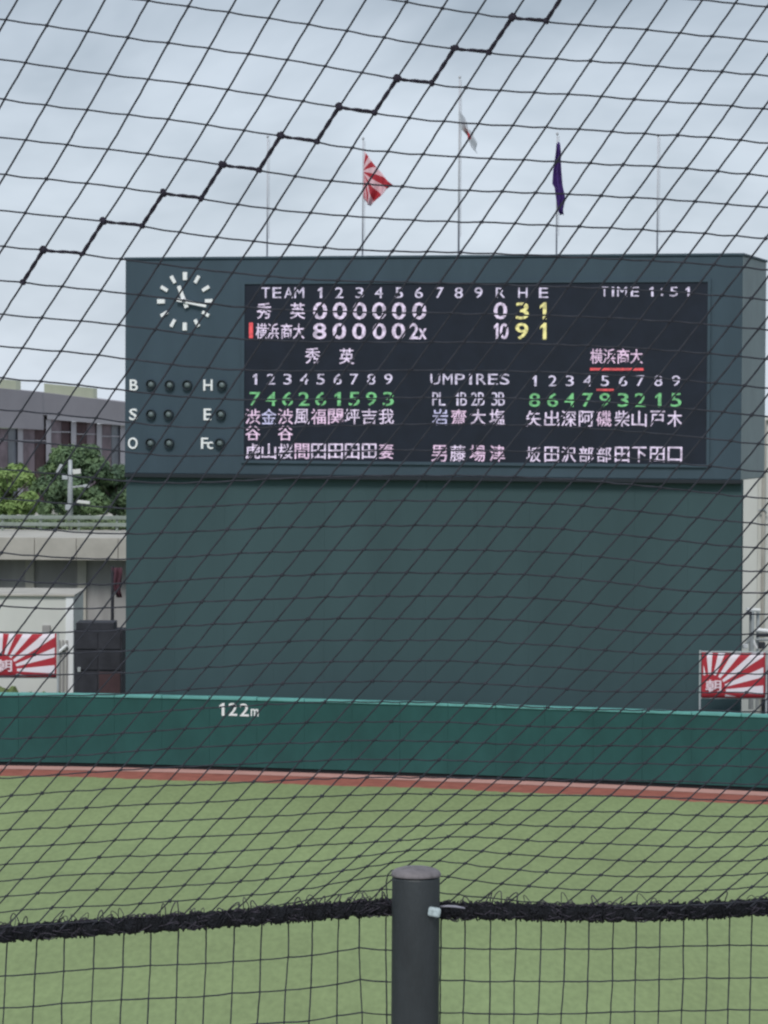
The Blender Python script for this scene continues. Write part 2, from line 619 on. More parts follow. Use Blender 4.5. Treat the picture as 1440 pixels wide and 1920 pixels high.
# rows 2, 3: the line score
sg('秀', 496, 583, 27, 30, L_w, 0.008)
sg('英', 559, 583, 28, 30, L_w, 0.008)
for x in (601, 638, 675, 712, 749, 787):
    sg('0', x, 583, 26, 32, L_w, 0.035)
sg('0', 939, 583, 25, 32, L_w, 0.035)
sg('3', 980, 583, 24, 32, L_y, 0.035)
sg('1', 1019, 583, 12, 32, L_y, 0.035)
for ch, x in zip('横浜商大', (491, 513, 538, 561)):
    sg(ch, x, 621, 21, 29, L_w, 0.006)
for ch, x in zip('80000', (600, 637, 674, 712, 748)):
    sg(ch, x, 621, 25, 30, L_w, 0.04)
sg('2', 777, 621, 17, 30, L_w, 0.035)
sg('x', 793, 626, 15, 20, L_w, 0.03)
sg('1', 931, 621, 8, 30, L_w, 0.035)
sg('0', 946, 621, 16, 30, L_w, 0.035)
sg('9', 979, 621, 24, 31, L_y, 0.035)
sg('1', 1019, 621, 12, 31, L_y, 0.035)


def bar(x0, x1, y0, y1, m, name):
    u0, z1 = bl(x0, y0)
    u1, z0 = bl(x1, y1)
    bm = bmesh.new()
    box(bm, u0, u1, -0.078, -0.054, z0, z1)
    from_bm(name, bm, m, scr)


bar(468, 475, 605, 634, L_r, 'batting_team_marker')
bar(1107, 1207, 690, 695, L_r, 'underline')
bar(1119, 1151, 729, 733, L_r, 'underline')
# row 4: team names
sg('秀', 587, 667, 28, 30, L_w, 0.008)
sg('英', 651, 668, 28, 30, L_w, 0.008)
for ch, x in zip('横浜商大', (1119, 1143, 1169, 1194)):
    sg(ch, x, 668, 23, 28, L_p, 0.006)
# rows 5, 6: order and position numbers
XL = (479, 509, 540, 571, 602, 634, 665, 697, 729)
XR = (1003, 1037, 1069, 1102, 1135, 1169, 1201, 1235, 1268)
for k, ch in enumerate('123456789'):
    sg(ch, XL[k], 711, 15 * narrow(ch), 20, L_ws)
    sg(ch, XR[k], 714, 15 * narrow(ch), 20, L_ws)
for ch, x in zip('746261593', XL):
    sg(ch, x, 748, 20 * (0.55 if ch == '1' else 1), 26, L_g, 0.02)
for ch, x in zip('864793215', XR):
    sg(ch, x, 750, 20 * (0.55 if ch == '1' else 1), 26, L_g, 0.02)
for ch, x in zip('UMPIRES', (817, 840, 863, 883, 903, 925, 947)):
    sg(ch, x, 711, (18 if ch != 'I' else 18) * narrow(ch), 20, L_ws)
for a_, b_, x in (('P', 'L', 824), ('1', 'B', 864), ('2', 'B', 897), ('3', 'B', 935)):
    sg(a_, x - 7, 748, 11 * (0.6 if a_ == '1' else 1), 25, L_ws)
    sg(b_, x + 6, 748, 12, 25, L_ws)
# rows 7-9: names written downwards
for k, ch in enumerate('渋金渋風福関坪吉我'):
    sg(ch, XL[k] - 4, 781, 28, 29, (L_p, L_b, L_p, L_w, L_p, L_p, L_w, L_w, L_w)[k], 0.006)
sg('谷', XL[0] - 4, 812, 28, 28, L_p, 0.006)
sg('谷', XL[2] - 4, 812, 28, 28, L_p, 0.006)
for k, ch in enumerate('虎山桜間田田田田妻'):
    sg(ch, XL[k] - 4, 846, 27, 29, L_p if k in (3, 8) else L_w, 0.008)
for ch, x, m_ in zip('岩齋大塩', (826, 861, 897, 933), (L_b, L_p, L_w, L_w)):
    sg(ch, x, 782, 29, 30, m_, 0.006)
for ch, x, m_ in zip('男藤場津', (824, 859, 896, 933), (L_p, L_w, L_p, L_p)):
    sg(ch, x, 850, 29, 31, m_, 0.006)
for k, ch in enumerate('矢出深阿磯柴山戸木'):
    sg(ch, XR[k] - 2, 785, 28, 30, L_p if k == 4 else L_w, 0.008)
for k, ch in enumerate('坂田沢部部田下田口'):
    sg(ch, XR[k] - 2, 852, 27, 29, L_w, 0.008)

# clock
ck = empty('clock', (0, 0, 0))
ck.parent = board
uc, zc = bl(347.5, 565)
MPP = 0.5 * (DL + DR) / FPX * 1.012


def plate(bm, u, z, ang, l0, l1, w0, w1, y0=-0.06, y1=0.0):
    """bar pointing at clock angle ang (deg clockwise from 12) from radius l0 to l1"""
    a_ = R(ang)
    du, dz = math.sin(a_), math.cos(a_)
    nu, nz = dz, -du
    vs = []
    for y in (y0, y1):
        for l, wd in ((l0, w0), (l1, w1)):
            for s in (-1, 1):
                vs.append(bm.verts.new((u + du * l + nu * wd / 2 * s, y, z + dz * l + nz * wd / 2 * s)))
    for q in ((0, 1, 3, 2), (4, 6, 7, 5), (0, 2, 6, 4), (1, 5, 7, 3), (0, 4, 5, 1), (2, 3, 7, 6)):
        bm.faces.new([vs[i] for i in q])
    bmesh.ops.recalc_face_normals(bm, faces=bm.faces)


for k in range(12):
    bm = bmesh.new()
    plate(bm, uc, zc, 30 * k, 40 * MPP, 55 * MPP, (7.5 if k % 3 == 0 else 6) * MPP, (8.5 if k % 3 == 0 else 6.5) * MPP, -0.08, 0.0)
    from_bm('hour_mark', bm, M_sign_white, ck)
bm = bmesh.new()
plate(bm, uc, zc, -22, -13 * MPP, 31 * MPP, 8 * MPP, 7 * MPP, -0.14, -0.09)
from_bm('hour_hand', bm, M_sign_white, ck)
bm = bmesh.new()
plate(bm, uc, zc, 102, -15 * MPP, 45 * MPP, 6 * MPP, 5 * MPP, -0.20, -0.15)
from_bm('minute_hand', bm, M_sign_white, ck)
bm = bmesh.new()
lathe(bm, [(0, 0), (4 * MPP, 0), (4 * MPP, 0.2), (0, 0.2)], 16)
bmesh.ops.transform(bm, matrix=Matrix.Translation((uc, -0.0, zc)) @ Matrix.Rotation(R(90), 4, 'X'), verts=bm.verts)
from_bm('spindle', bm, M_board, ck)

# count panel
FRB = Matrix.Translation((0, 0, 0))


def bg_(ch, cx, cy, wd, ht):
    u0, z1 = bl(cx - wd / 2, cy - ht / 2)
    u1, z0 = bl(cx + wd / 2, cy + ht / 2)
    glyph('count_letter', ch, FRB, u0, u1, z0, z1, M_sign_white, board, bold=0.012, depth=0.05)


for ch, x, y, wd, ht in (('B', 251.5, 722, 15, 21), ('H', 390.5, 722, 17, 21), ('S', 250.5, 777, 15, 22), ('E', 389.5, 777, 14, 22), ('O', 249.5, 831, 18, 22), ('F', 384, 831, 13, 21), ('c', 394.5, 835, 11, 14)):
    bg_(ch, x, y, wd, ht)
for x, y in ((284, 721), (319, 722), (352, 722), (417, 722), (284, 777), (317, 777), (415, 777), (283, 831), (318, 831), (413, 831)):
    u, z = bl(x, y)
    bm = bmesh.new()
    lathe(bm, [(0, 0.0), (9.5 * MPP, 0.0), (9.5 * MPP, 0.16), (8.2 * MPP, 0.16), (8.2 * MPP, 0.03), (0, 0.03)], 20)
    bmesh.ops.transform(bm, matrix=Matrix.Translation((u, 0, z)) @ Matrix.Rotation(R(90), 4, 'X'), verts=bm.verts)
    h = from_bm('count_lamp', bm, M_hood, board)
    bm = bmesh.new()
    lathe(bm, [(6.6 * MPP, 0.03), (5.6 * MPP, 0.09), (3 * MPP, 0.13), (0, 0.145)], 20)
    bmesh.ops.transform(bm, matrix=Matrix.Translation((u, 0, z)) @ Matrix.Rotation(R(90), 4, 'X'), verts=bm.verts)
    from_bm('lens', bm, M_lamp, h, smooth=True)

# ------------------------------------------------------------------ batter's-eye wall under the board
bw = empty('backscreen_wall', BASE, brot, label='wide plain dark green backscreen wall carrying the scoreboard, behind the outfield wall', category='wall')
uw0, _ = bl(236, 1100, -0.3)
uw1, _ = bl(1389, 1100, -0.3)
N = 12
for k in range(N):
    a0 = uw0 + (uw1 - uw0) * k / N
    a1 = uw0 + (uw1 - uw0) * (k + 1) / N
    bm = bmesh.new()
    box(bm, a0 + 0.001, a1 - 0.001, 0.30 + random.uniform(-0.003, 0.003), 0.75, 0, BZ0 - 0.01, bevel=0.003)
    from_bm('panel', bm, M_wall, bw)

# ------------------------------------------------------------------ flag poles and flags
pole_px = [(502, 258, 499, 'bare thin flagpole, leftmost above the scoreboard'),
           (681, 262, 677, 'thin flagpole carrying the red and white striped flag'),
           (862, 147, 858, 'tallest thin flagpole, in the middle with the white flag'),
           (1045, 253, 1041, 'thin flagpole carrying the purple flag'),
           (1234, 256, 1231, 'bare thin flagpole, rightmost above the scoreboard')]


def bpt(px, py, back):
    """world point at pixel on the plane `back` metres behind the board face"""
    d = CM @ Vector(((px - 720) / FPX, -(py - 960) / FPX, -1))
    o = BASE - bn * back
    t = (o - EYE).dot(bn) / d.dot(bn)
    return EYE + d * t


PB = 3.0
for xt, yt, xb, lb in pole_px:
    top = bpt(xt, yt, PB)
    H = top.z - BZ1 - 0.1
    base = Vector((top.x, top.y, BZ1 + 0.1))
    t = empty('flagpole', base, 0, label=lb, category='flagpole', group='flagpoles above the scoreboard')
    r = 0.036 if yt > 200 else 0.045
    bm = bmesh.new()
    lathe(bm, [(0, 0), (r, 0), (r * 0.75, H), (0, H)], 12)
    from_bm('pole', bm, M_pole, t, smooth=True)
    bm = bmesh.new()
    lathe(bm, [(0, H - 0.02), (0.04, H), (0.06, H + 0.05), (0.04, H + 0.10), (0, H + 0.12)], 12)
    from_bm('finial', bm, M_pole, t, smooth=True)
    bm = bmesh.new()
    lathe(bm, [(0.16, 0), (0.16, 0.08), (r, 0.14)], 12)
    from_bm('base_collar', bm, M_pole, t)
    bm = bmesh.new()
    for s in (-1, 1):
        tube(bm, [(0.08 + 0.015 * s, 0, 0.9), (0.07 + 0.012 * s, 0, H - 0.05)], 0.006, 4)
    from_bm('halyard', bm, M_pole, t)


def ray_flag_mat(name, cu, cv, asp, sun_r, border=0.0, phase=91.0, deep=1.0, rays=20.0, white=(0.80, 0.72, 0.80, 1)):
    """red and white sun rays printed on cloth; UV 0..1, rays from (cu, cv)"""
    m = bpy.data.materials.new(name)
    m.use_nodes = True
    t = m.node_tree
    b = t.nodes['Principled BSDF']
    b.inputs['Roughness'].default_value = 0.85
    uv = t.nodes.new('ShaderNodeUVMap')
    sp = t.nodes.new('ShaderNodeSeparateXYZ')
    t.links.new(uv.outputs['UV'], sp.inputs[0])

    def mth(op, a, b_=None):
        n = t.nodes.new('ShaderNodeMath')
        n.operation = op
        for i, v in enumerate((a, b_)):
            if v is None:
                continue
            if isinstance(v, (int, float)):
                n.inputs[i].default_value = v
            else:
                t.links.new(v, n.inputs[i])
        return n.outputs[0]
    x = mth('MULTIPLY', mth('SUBTRACT', sp.outputs[0], cu), asp)
    y = mth('SUBTRACT', sp.outputs[1], cv)
    ang = mth('ARCTAN2', y, x)
    st = mth('COSINE', mth('MULTIPLY', mth('SUBTRACT', ang, R(phase)), rays))
    red1 = mth('LESS_THAN', st, -0.05)
    r2 = mth('ADD', mth('MULTIPLY', x, x), mth('MULTIPLY', y, y))
    sunm = mth('LESS_THAN', r2, sun_r * sun_r)
    red = mth('MAXIMUM', red1, sunm)
    if border > 0:
        bl_ = mth('MINIMUM', sp.outputs[0], mth('MINIMUM', sp.outputs[1], mth('SUBTRACT', 1.0, sp.outputs[0])))
        red = mth('MAXIMUM', red, mth('LESS_THAN', bl_, border))
    mx = t.nodes.new('ShaderNodeMix')
    mx.data_type = 'RGBA'
    mx.inputs[6].default_value = white
    mx.inputs[7].default_value = (0.42 * deep, 0.028, 0.045, 1)
    t.links.new(red, mx.inputs[0])
    t.links.new(mx.outputs[2], b.inputs['Base Color'])
    return m


def cloth(name, quad, nu, nv, wave, m, parent, off, back=PB - 0.1):
    """hanging cloth; quad = TL, TR, BR, BL pixels; wave(u, v) -> metres towards the diamond"""
    bm = bmesh.new()
    uvl = bm.loops.layers.uv.new('UVMap')
    TL, TR, BR, BL_ = [bpt(*q, back) for q in quad]
    grid = []
    for j in range(nv + 1):
        row = []
        v = j / nv
        for i in range(nu + 1):
            u = i / nu
            a_ = TL.lerp(TR, u)
            b_ = BL_.lerp(BR, u)
            p = b_.lerp(a_, v)
            sag = -0.12 * math.sin(math.pi * u) * 0.6
            wv = wave(u, v)
            p = p + bn * wv + bu * (0.05 * math.sin(9 * v + 3 * u) * u) + Vector((0, 0, sag))
            row.append((bm.verts.new(p - off), u, v))
        grid.append(row)
    for j in range(nv):
        for i in range(nu):
            q = (grid[j][i], grid[j][i + 1], grid[j + 1][i + 1], grid[j + 1][i])
            f = bm.faces.new([a_[0] for a_ in q])
            for lp, a_ in zip(f.loops, q):
                lp[uvl].uv = (a_[1], a_[2])
    o = from_bm(name, bm, m, parent, smooth=True)
    sm = o.modifiers.new('thickness', 'SOLIDIFY')
    sm.thickness = 0.012
    return o


M_rays_flag = ray_flag_mat('ray_flag_cloth', -0.06, 0.50, 1.4, 0.05, 0.0, 78.0, 1.0, 15.0, (0.76, 0.50, 0.56, 1))
o0 = bpt(682, 283, PB)
fl = empty('ray_flag', o0, label='red and white sun ray flag drooping from the second flagpole', category='flag', group='flags above the scoreboard')
cloth('cloth', ((683, 283), (738, 347), (692, 386), (681, 368)), 28, 24, lambda u, v: 0.22 * u * math.sin(11 * u + 5 * v), M_rays_flag, fl, o0)
o0 = bpt(1047, 268, PB)
fl = empty('purple_flag', o0, label='deep purple flag hanging limp in a narrow fold from its pole', category='flag', group='flags above the scoreboard')
pf = [(268, 1044, 1049), (290, 1042, 1052), (300, 1041, 1052), (320, 1038.5, 1053.5), (345, 1037, 1056), (352, 1041, 1057), (372, 1043, 1061), (380, 1044, 1058), (392, 1044, 1055), (402, 1050, 1056)]
bm = bmesh.new()
rows = []
for k, (y, x0, x1) in enumerate(pf):
    row = []
    for i in range(13):
        u = i / 12
        p = bpt(x0 + (x1 - x0) * u, y + 2 * math.sin(u * 7), PB - 0.15) + bn * (0.13 * math.sin(u * 12.5 + k * 0.5))
        row.append(bm.verts.new(p - o0))
    rows.append(row)
for a_, b_ in zip(rows, rows[1:]):
    for i in range(12):
        bm.faces.new((a_[i], b_[i], b_[i + 1], a_[i + 1]))
o = from_bm('cloth', bm, M_navy, fl, smooth=True)
o.modifiers.new('thickness', 'SOLIDIFY').thickness = 0.012
# white flag with a red disc, nearly edge-on
M_hm = bpy.data.materials.new('white_flag_red_disc')
M_hm.use_nodes = True
t_ = M_hm.node_tree
b_ = t_.nodes['Principled BSDF']
b_.inputs['Roughness'].default_value = 0.9
uvn = t_.nodes.new('ShaderNodeUVMap')
vm = t_.nodes.new('ShaderNodeVectorMath')
vm.operation = 'DISTANCE'
vm.inputs[1].default_value = (0.55, 0.5, 0)
t_.links.new(uvn.outputs['UV'], vm.inputs[0])
lt = t_.nodes.new('ShaderNodeMath')
lt.operation = 'LESS_THAN'
lt.inputs[1].default_value = 0.24
t_.links.new(vm.outputs['Value'], lt.inputs[0])
mx_ = t_.nodes.new('ShaderNodeMix')
mx_.data_type = 'RGBA'
mx_.inputs[6].default_value = (0.62, 0.64, 0.68, 1)
mx_.inputs[7].default_value = (0.48, 0.04, 0.06, 1)
t_.links.new(lt.outputs[0], mx_.inputs[0])
t_.links.new(mx_.outputs[2], b_.inputs['Base Color'])
o0 = bpt(861, 205, PB)
fl = empty('white_flag', o0, label='white flag with red disc hanging folded from the tallest flagpole', category='flag', group='flags above the scoreboard')
cloth('cloth', ((863, 207), (886, 250), (893, 287), (864, 232)), 28, 20, lambda u, v: 0.30 * math.sin(9.5 * u + 1.5 * v + 0.6), M_hm, fl, o0)


# ------------------------------------------------------------------ ray banners beside the backscreen
def banner(x0, y0, x1, y1, D, label):
    p0 = at(x0, y1, D)
    p1 = at(x1, y1, D)
    zt = at(x0, y0, D).z
    zb = p0.z
    Wd = p1.x - p0.x
    t = empty('ray_banner', (p0.x, D, 0), label=label, category='banner', group='red and white ray banners behind the outfield wall')
    bm = bmesh.new()
    uvl = bm.loops.layers.uv.new('UVMap')
    g = []
    for j in range(9):
        row = []
        for i in range(17):
            u, v = i / 16, j / 8
            wob = 0.03 * math.sin(9 * u + 2 * v) * (1 - abs(2 * u - 1))
            zz = zb + (zt - zb) * v - 0.03 * math.sin(math.pi * u) * v
            row.append((bm.verts.new((u * Wd, -0.06 + wob, zz)), u, v))
        g.append(row)
    for j in range(8):
        for i in range(16):
            q = (g[j][i], g[j][i + 1], g[j + 1][i + 1], g[j + 1][i])
            f = bm.faces.new([a_[0] for a_ in q])
            for lp, a_ in zip(f.loops, q):
                lp[uvl].uv = (a_[1], a_[2])
    fab = from_bm('fabric', bm, M_banner, t, smooth=True)
    fab.modifiers.new('thickness', 'SOLIDIFY').thickness = 0.01
    glyph('printed_character', '朝', Matrix.Translation((0, -0.11, 0)), Wd * 0.06, Wd * 0.31, zb + (zt - zb) * 0.12, zb + (zt - zb) * 0.40, M_banner_w, t, bold=0.02, depth=0.006)
    for s in (-0.06, Wd + 0.06):
        bm = bmesh.new()
        tube(bm, [(s, 0, 0), (s, 0, zt + 0.08)], 0.04, 8)
        from_bm('post', bm, M_steel, t)
    for z in (zt + 0.02, zb - 0.02):
        bm = bmesh.new()
        tube(bm, [(-0.06, 0.0, z), (Wd + 0.06, 0.0, z)], 0.03, 8)
        from_bm('rail', bm, M_steel, t)


M_banner = ray_flag_mat('ray_banner_print', 0.13, 0.16, 122 / 86, 0.36, 0.028, 91.0)
M_banner_w = mat('banner_white_print', (0.80, 0.62, 0.70), rough=0.8)
banner(-14, 1187, 106, 1269, 138.6, 'red and white sun ray banner left of the backscreen beside the white shed')
banner(1315, 1223, 1434, 1308, 131.6, 'red and white sun ray banner at the right end of the backscreen wall')


# ------------------------------------------------------------------ left background
def zat(px, py, D):
    return at(px, py, D).z


def xat(px, D, py=1100):
    return at(px, py, D).x


# raised terrace (road deck) beyond the ball park
TZ = zat(100, 1009, 166)
bm = bmesh.new()
box(bm, -90, xat(300, 166), 168.5, 420, 0, TZ - 0.9)
from_bm('terrace_ground', bm, M_concrete_d, kind='structure')
tr = empty('terrace_deck', (0, 166, 0), label='pale concrete deck slab with overhanging edge below the trees, far left', category='deck')
bm = bmesh.new()
box(bm, -40, xat(300, 166), 0, 240, TZ - 0.35, TZ, bevel=0.03)
from_bm('deck_slab', bm, M_concrete, tr)
nseg = 14
for k in range(nseg):
    xa = -40 + (xat(300, 166) + 40) * k / nseg
    xb = -40 + (xat(300, 166) + 40) * (k + 1) / nseg
    bm = bmesh.new()
    box(bm, xa + 0.012, xb - 0.012, -0.12, 0.14, TZ - 1.08, TZ + 0.03, bevel=0.02)
    from_bm('fascia_panel', bm, M_concrete, tr)
rw = empty('retaining_wall', (0, 167.6, 0), label='weathered grey concrete wall with pilasters under the pale deck, far left', category='wall')
for k in range(10):
    xa = xat(250, 167) - (k + 1) * 2.6
    bm = bmesh.new()
    box(bm, xa + 0.01, xa + 2.59, 0, 0.9, 0, TZ - 0.36)
    from_bm('concrete_panel', bm, M_concrete_d, rw)
    bm = bmesh.new()
    box(bm, xa - 0.22, xa + 0.22, -0.25, -0.003, 0, TZ - 0.36, bevel=0.02)
    from_bm('pilaster', bm, M_concrete, rw)

# guard rail along the deck
gr = empty('guard_rail', (0, 176, TZ), label='pale steel guard rail along the far deck in front of the trees', category='guard rail')
for zz in (0.25, 0.62):
    bm = bmesh.new()
    box(bm, -34, xat(300, 176), -0.05, 0.05, zz, zz + 0.2, bevel=0.03)
    from_bm('rail', bm, M_kerb, gr)
for k in range(14):
    bm = bmesh.new()
    xx = xat(290, 176) - k * 2.0
    box(bm, xx - 0.06, xx + 0.06, 0.052, 0.17, 0, 0.85)
    from_bm('post', bm, M_kerb, gr)


def leaves(name, blobs, n, size, m, parent, seed, **kw):
    rnd = random.Random(seed)
    vs, fs = [], []
    tot = sum(b[3] ** 2 for b in blobs)
    for (cx, cy, cz, rr) in blobs:
        cnt = int(n * rr ** 2 / tot)
        for _ in range(cnt):
            while True:
                d = Vector((rnd.uniform(-1, 1), rnd.uniform(-1, 1), rnd.uniform(-1, 1)))
                if 0.05 < d.length < 1:
                    break
            d.normalize()
            rad = rr * (0.55 + 0.5 * rnd.random() ** 0.6) * (1 + 0.12 * math.sin(7 * d.x + 5 * d.z + cx))
            p = Vector((cx, cy, cz)) + Vector((d.x, d.y, d.z * 0.8)) * rad
            s = size * rnd.uniform(0.5, 1.3)
            nrm = (d + Vector((rnd.uniform(-1, 1), rnd.uniform(-1, 1), rnd.uniform(-0.3, 1.2))) * 0.9).normalized()
            a_ = nrm.orthogonal().normalized()
            b_ = nrm.cross(a_)
            th = rnd.uniform(0, 6.28)
            a2 = a_ * math.cos(th) + b_ * math.sin(th)
            b2 = nrm.cross(a2)
            k = len(vs)
            vs += [p - a2 * s, p + b2 * s * 0.55 + nrm * s * 0.12, p + a2 * s, p - b2 * s * 0.55 + nrm * s * 0.12]
            fs.append((k, k + 1, k + 2, k + 3))
    me = bpy.data.meshes.new(name)
    me.from_pydata([tuple(v) for v in vs], [], fs)
    return link(name, me, parent, m, **kw)


def tree(px, D, ybase, ytop, wpx, m, label, seed, nl=9000, size=0.13, nb=16, zbase=None, group='trees beyond the ball park'):
    rnd = random.Random(seed)
    x = xat(px, D)
    zb = TZ if zbase is None else zbase
    zt = zat(px, ytop, D)
    H = zt - zb
    Wd = wpx * D / FPX / 2
    t = empty('broadleaf_tree', (x, D, zb), label=label, category='tree', group=group)
    bm = bmesh.new()
    tube(bm, [(0, 0, -0.1), (0.05, 0, H * 0.2), (-0.04, 0.05, H * 0.45), (0.05, 0, H * 0.75)], [0.17, 0.13, 0.10, 0.03], 8)
    for k in range(7):
        a_ = rnd.uniform(0, 6.28)
        h0 = H * rnd.uniform(0.2, 0.5)
        tube(bm, [(0, 0, h0), (math.cos(a_) * Wd * 0.4, math.sin(a_) * Wd * 0.4, h0 + H * 0.15), (math.cos(a_) * Wd * 0.75, math.sin(a_) * Wd * 0.75, h0 + H * 0.3)], [0.06, 0.04, 0.015], 6)
    from_bm('trunk', bm, M_bark, t, smooth=True)
    blobs = []
    for k in range(nb):
        a_ = rnd.uniform(0, 6.28)
        q = rnd.random() ** 0.5
        h = rnd.uniform(0.18, 0.86)
        env = math.sin(math.pi * min(1, max(0.12, h * 0.93 + 0.04))) ** 0.55
        rr = Wd * rnd.uniform(0.17, 0.40)
        blobs.append((math.cos(a_) * q * (Wd - rr * 0.7) * env, math.sin(a_) * q * (Wd - rr * 0.7) * env, H * h, rr))
    leaves('crown', blobs, nl, size, m, t, seed)
    return t


tree(152, 187, 985, 822, 150, M_leaf_d, 'large dark green bushy tree behind the floodlight pole', 3, nl=17000, nb=34, size=0.15)
tree(218, 190, 985, 868, 110, M_leaf_d, 'dark green tree with yellowish top half hidden by the scoreboard edge', 8, nl=11000, nb=26, size=0.14)
tree(90, 192, 985, 850, 90, M_leaf_d, 'dark green tree standing left of the floodlight pole', 14, nl=8000, nb=16, size=0.14)
tree(18, 182, 990, 862, 105, M_leaf_l, 'bright yellow-green tree at the far left edge', 5, nl=9000, nb=18, size=0.14)
tree(-60, 186, 990, 850, 120, M_leaf_d, 'dark green tree beyond the bright one, cut by the left edge', 25, nl=7000, nb=14, size=0.15)
blobs = []
rnd = random.Random(4)
for k in range(60):
    px = -60 + k * 6.2
    Dd = 179 + rnd.uniform(-1, 1.4)
    blobs.append((xat(px, Dd), Dd, TZ + rnd.uniform(0.1, 0.35), rnd.uniform(0.28, 0.62)))
leaves('hedge', blobs, 16000, 0.10, M_leaf_h, None, 77, kind='stuff', label='low mixed green hedge along the deck under the trees', category='hedge')

# floodlight pole in front of the trees
D = 178.0
fp = empty('floodlight_pole', (xat(131, D), D, TZ), label='pale grey pole with small floodlights and brackets in front of dark tree', category='floodlight pole')
zt = zat(131, 862, D) - TZ
bm = bmesh.new()
lathe(bm, [(0, 0), (0.16, 0), (0.13, zt * 0.75), (0.10, zt), (0, zt)], 12)
from_bm('pole', bm, M_steel, fp, smooth=True)


def rel(px, py):
    return (xat(px, D) - xat(131, D), 0, zat(px, py, D) - TZ)


for (x0, y0, x1, y1) in ((128, 893, 120, 897), (131, 914, 158, 911), (131, 884, 150, 884)):
    bm = bmesh.new()
    tube(bm, [rel(x0, y0), rel(x1, y1)], 0.05, 6)
    from_bm('bracket_arm', bm, M_steel, fp)
for (px, py, wd, ht, ang) in ((112, 879, 0.20, 0.50, -28), (144, 884, 0.42, 0.26, 6), (122, 895, 0.30, 0.22, 0), (162, 911, 0.30, 0.16, 0), (156, 941, 0.72, 0.16, -6), (128, 951, 0.3, 0.3, 0)):
    bm = bmesh.new()
    box(bm, -wd / 2, wd / 2, -0.32, -0.12, -ht / 2, ht / 2, bevel=0.02)
    bmesh.ops.transform(bm, matrix=Matrix.Translation(rel(px, py)) @ Matrix.Rotation(R(-ang), 4, 'Y'), verts=bm.verts)
    from_bm('floodlight', bm, M_steel if wd < 0.35 else M_shed, fp)

# far building
bd = empty('lilac_building', (0, 0, 0), label='low lilac-grey building with brown panels and pale columns behind the trees', category='building')


def fpt(px, py):
    """point on the building's front, which runs away to the right"""
    D = 215 + 18 * (px / 235)
    return at(px, py, D)


def front_box(name, x0, x1, yt0, yt1, yb0, yb1, proud, m, depth=0.4):
    """a piece of facade: pixels at left (x0) and right (x1) ends, top and bottom"""
    bm = bmesh.new()
    A, B_, Cc, Dd = fpt(x0, yt0), fpt(x1, yt1), fpt(x1, yb1), fpt(x0, yb0)
    q = Vector((0, 1, 0))
    f = [p - q * proud for p in (A, B_, Cc, Dd)]
    b = [p + q * depth for p in (A, B_, Cc, Dd)]
    vs = [bm.verts.new(p) for p in f + b]
    for s in ((0, 3, 2, 1), (4, 5, 6, 7), (0, 1, 5, 4), (1, 2, 6, 5), (2, 3, 7, 6), (3, 0, 4, 7)):
        bm.faces.new([vs[i] for i in s])
    return from_bm(name, bm, m, bd)


front_box('roof_band', -160, 82, 712, 736, 792, 806, 0.7, M_bwall, 14)
front_box('roof_band', 82.1, 330, 736, 766, 778, 797, 0.5, M_bwall, 14)
front_box('trim_band', 90, 330, 778.2, 797.2, 786, 806, 0.56, M_btrim, 0.3)
colx = [-110, -62, -14, 34, 87, 134, 182, 226, 268]
for x in colx:
    yt = 806 if x > 82 else 806
    ytop = 787 + (x - 90) * 0.085 if x > 82 else 802
    front_box('column', x, x + 9, ytop, ytop, 1010, 1010, 0.25, M_btrim, 0.3)
for a_, b_ in zip(colx, colx[1:]):
    w_ = (b_ - a_ - 9) / 2
    ytop = 787 + (a_ - 90) * 0.085 if a_ > 82 else 803
    for s in range(2):
        xa = a_ + 9 + s * w_
        front_box('brown_panel', xa + 0.4, xa + w_ - 0.4, ytop, ytop + 1, 1010, 1010, random.uniform(-0.1, 0.02), (M_bpanel, M_glass, M_bpanel, M_dark_box2)[(s * 3 + int(a_) // 7) % 4], 0.4)
        front_box('transom', xa + 0.4, xa + w_ - 0.4, ytop + 22, ytop + 22.5, ytop + 24, ytop + 24.5, 0.10, M_btrim, 0.1)
front_box('rooftop_block', -50, 20, 707, 712, 727, 736, -3, M_cream, 6)
front_box('rooftop_block', 74, 168, 718, 727, 742, 750, -3, M_cream, 6)

# white shed and dark store behind the outfield wall
D = 146.0
sh = empty('white_shed', (xat(138, D), D, 0), label='plain white shed behind the left ray banner', category='shed')
X1 = 0.0
X0 = xat(-120, D) - xat(138, D)
zt = zat(60, 1118, D)
bm = bmesh.new()
box(bm, X0, -0.02, 0, 5, 0, zt, bevel=0.01)
from_bm('wall', bm, M_shed, sh)
bm = bmesh.new()
box(bm, X0 - 0.1, 0.06, -0.15, 5.1, zt + 0.001, zt + 0.10, bevel=0.02)
from_bm('roof', bm, M_concrete, sh)
bm = bmesh.new()
box(bm, -0.33, 0.0, -0.06, -0.002, 0, zt - 0.01, bevel=0.01)
from_bm('corner_post', bm, M_white, sh)
for k in range(3):
    bm = bmesh.new()
    xx = xat(110 + k * 7, D) - xat(138, D)
    box(bm, xx, xx + 0.09, -0.12, -0.065, 0, zat(110, 1200, D))
    from_bm('downpipe', bm, M_concrete_d, sh)
bm = bmesh.new()
tube(bm, [(xat(112, D) - xat(138, D), -0.2, zat(112, 1222, D)), (xat(127, D) - xat(138, D), -0.2, zat(127, 1209, D))], 0.07, 8)
from_bm('pipe', bm, M_white, sh)
bm = bmesh.new()
box(bm, xat(80, D) - xat(138, D), xat(95, D) - xat(138, D), -0.14, -0.002, zat(88, 1188, D), zat(88, 1172, D), bevel=0.02)
from_bm('wall_box', bm, M_concrete_d, sh)

D = 143.0
ds = empty('dark_store', (xat(140, D), D, 0), label='charcoal storage cabinet with flat top between white shed and backscreen', category='cabinet')


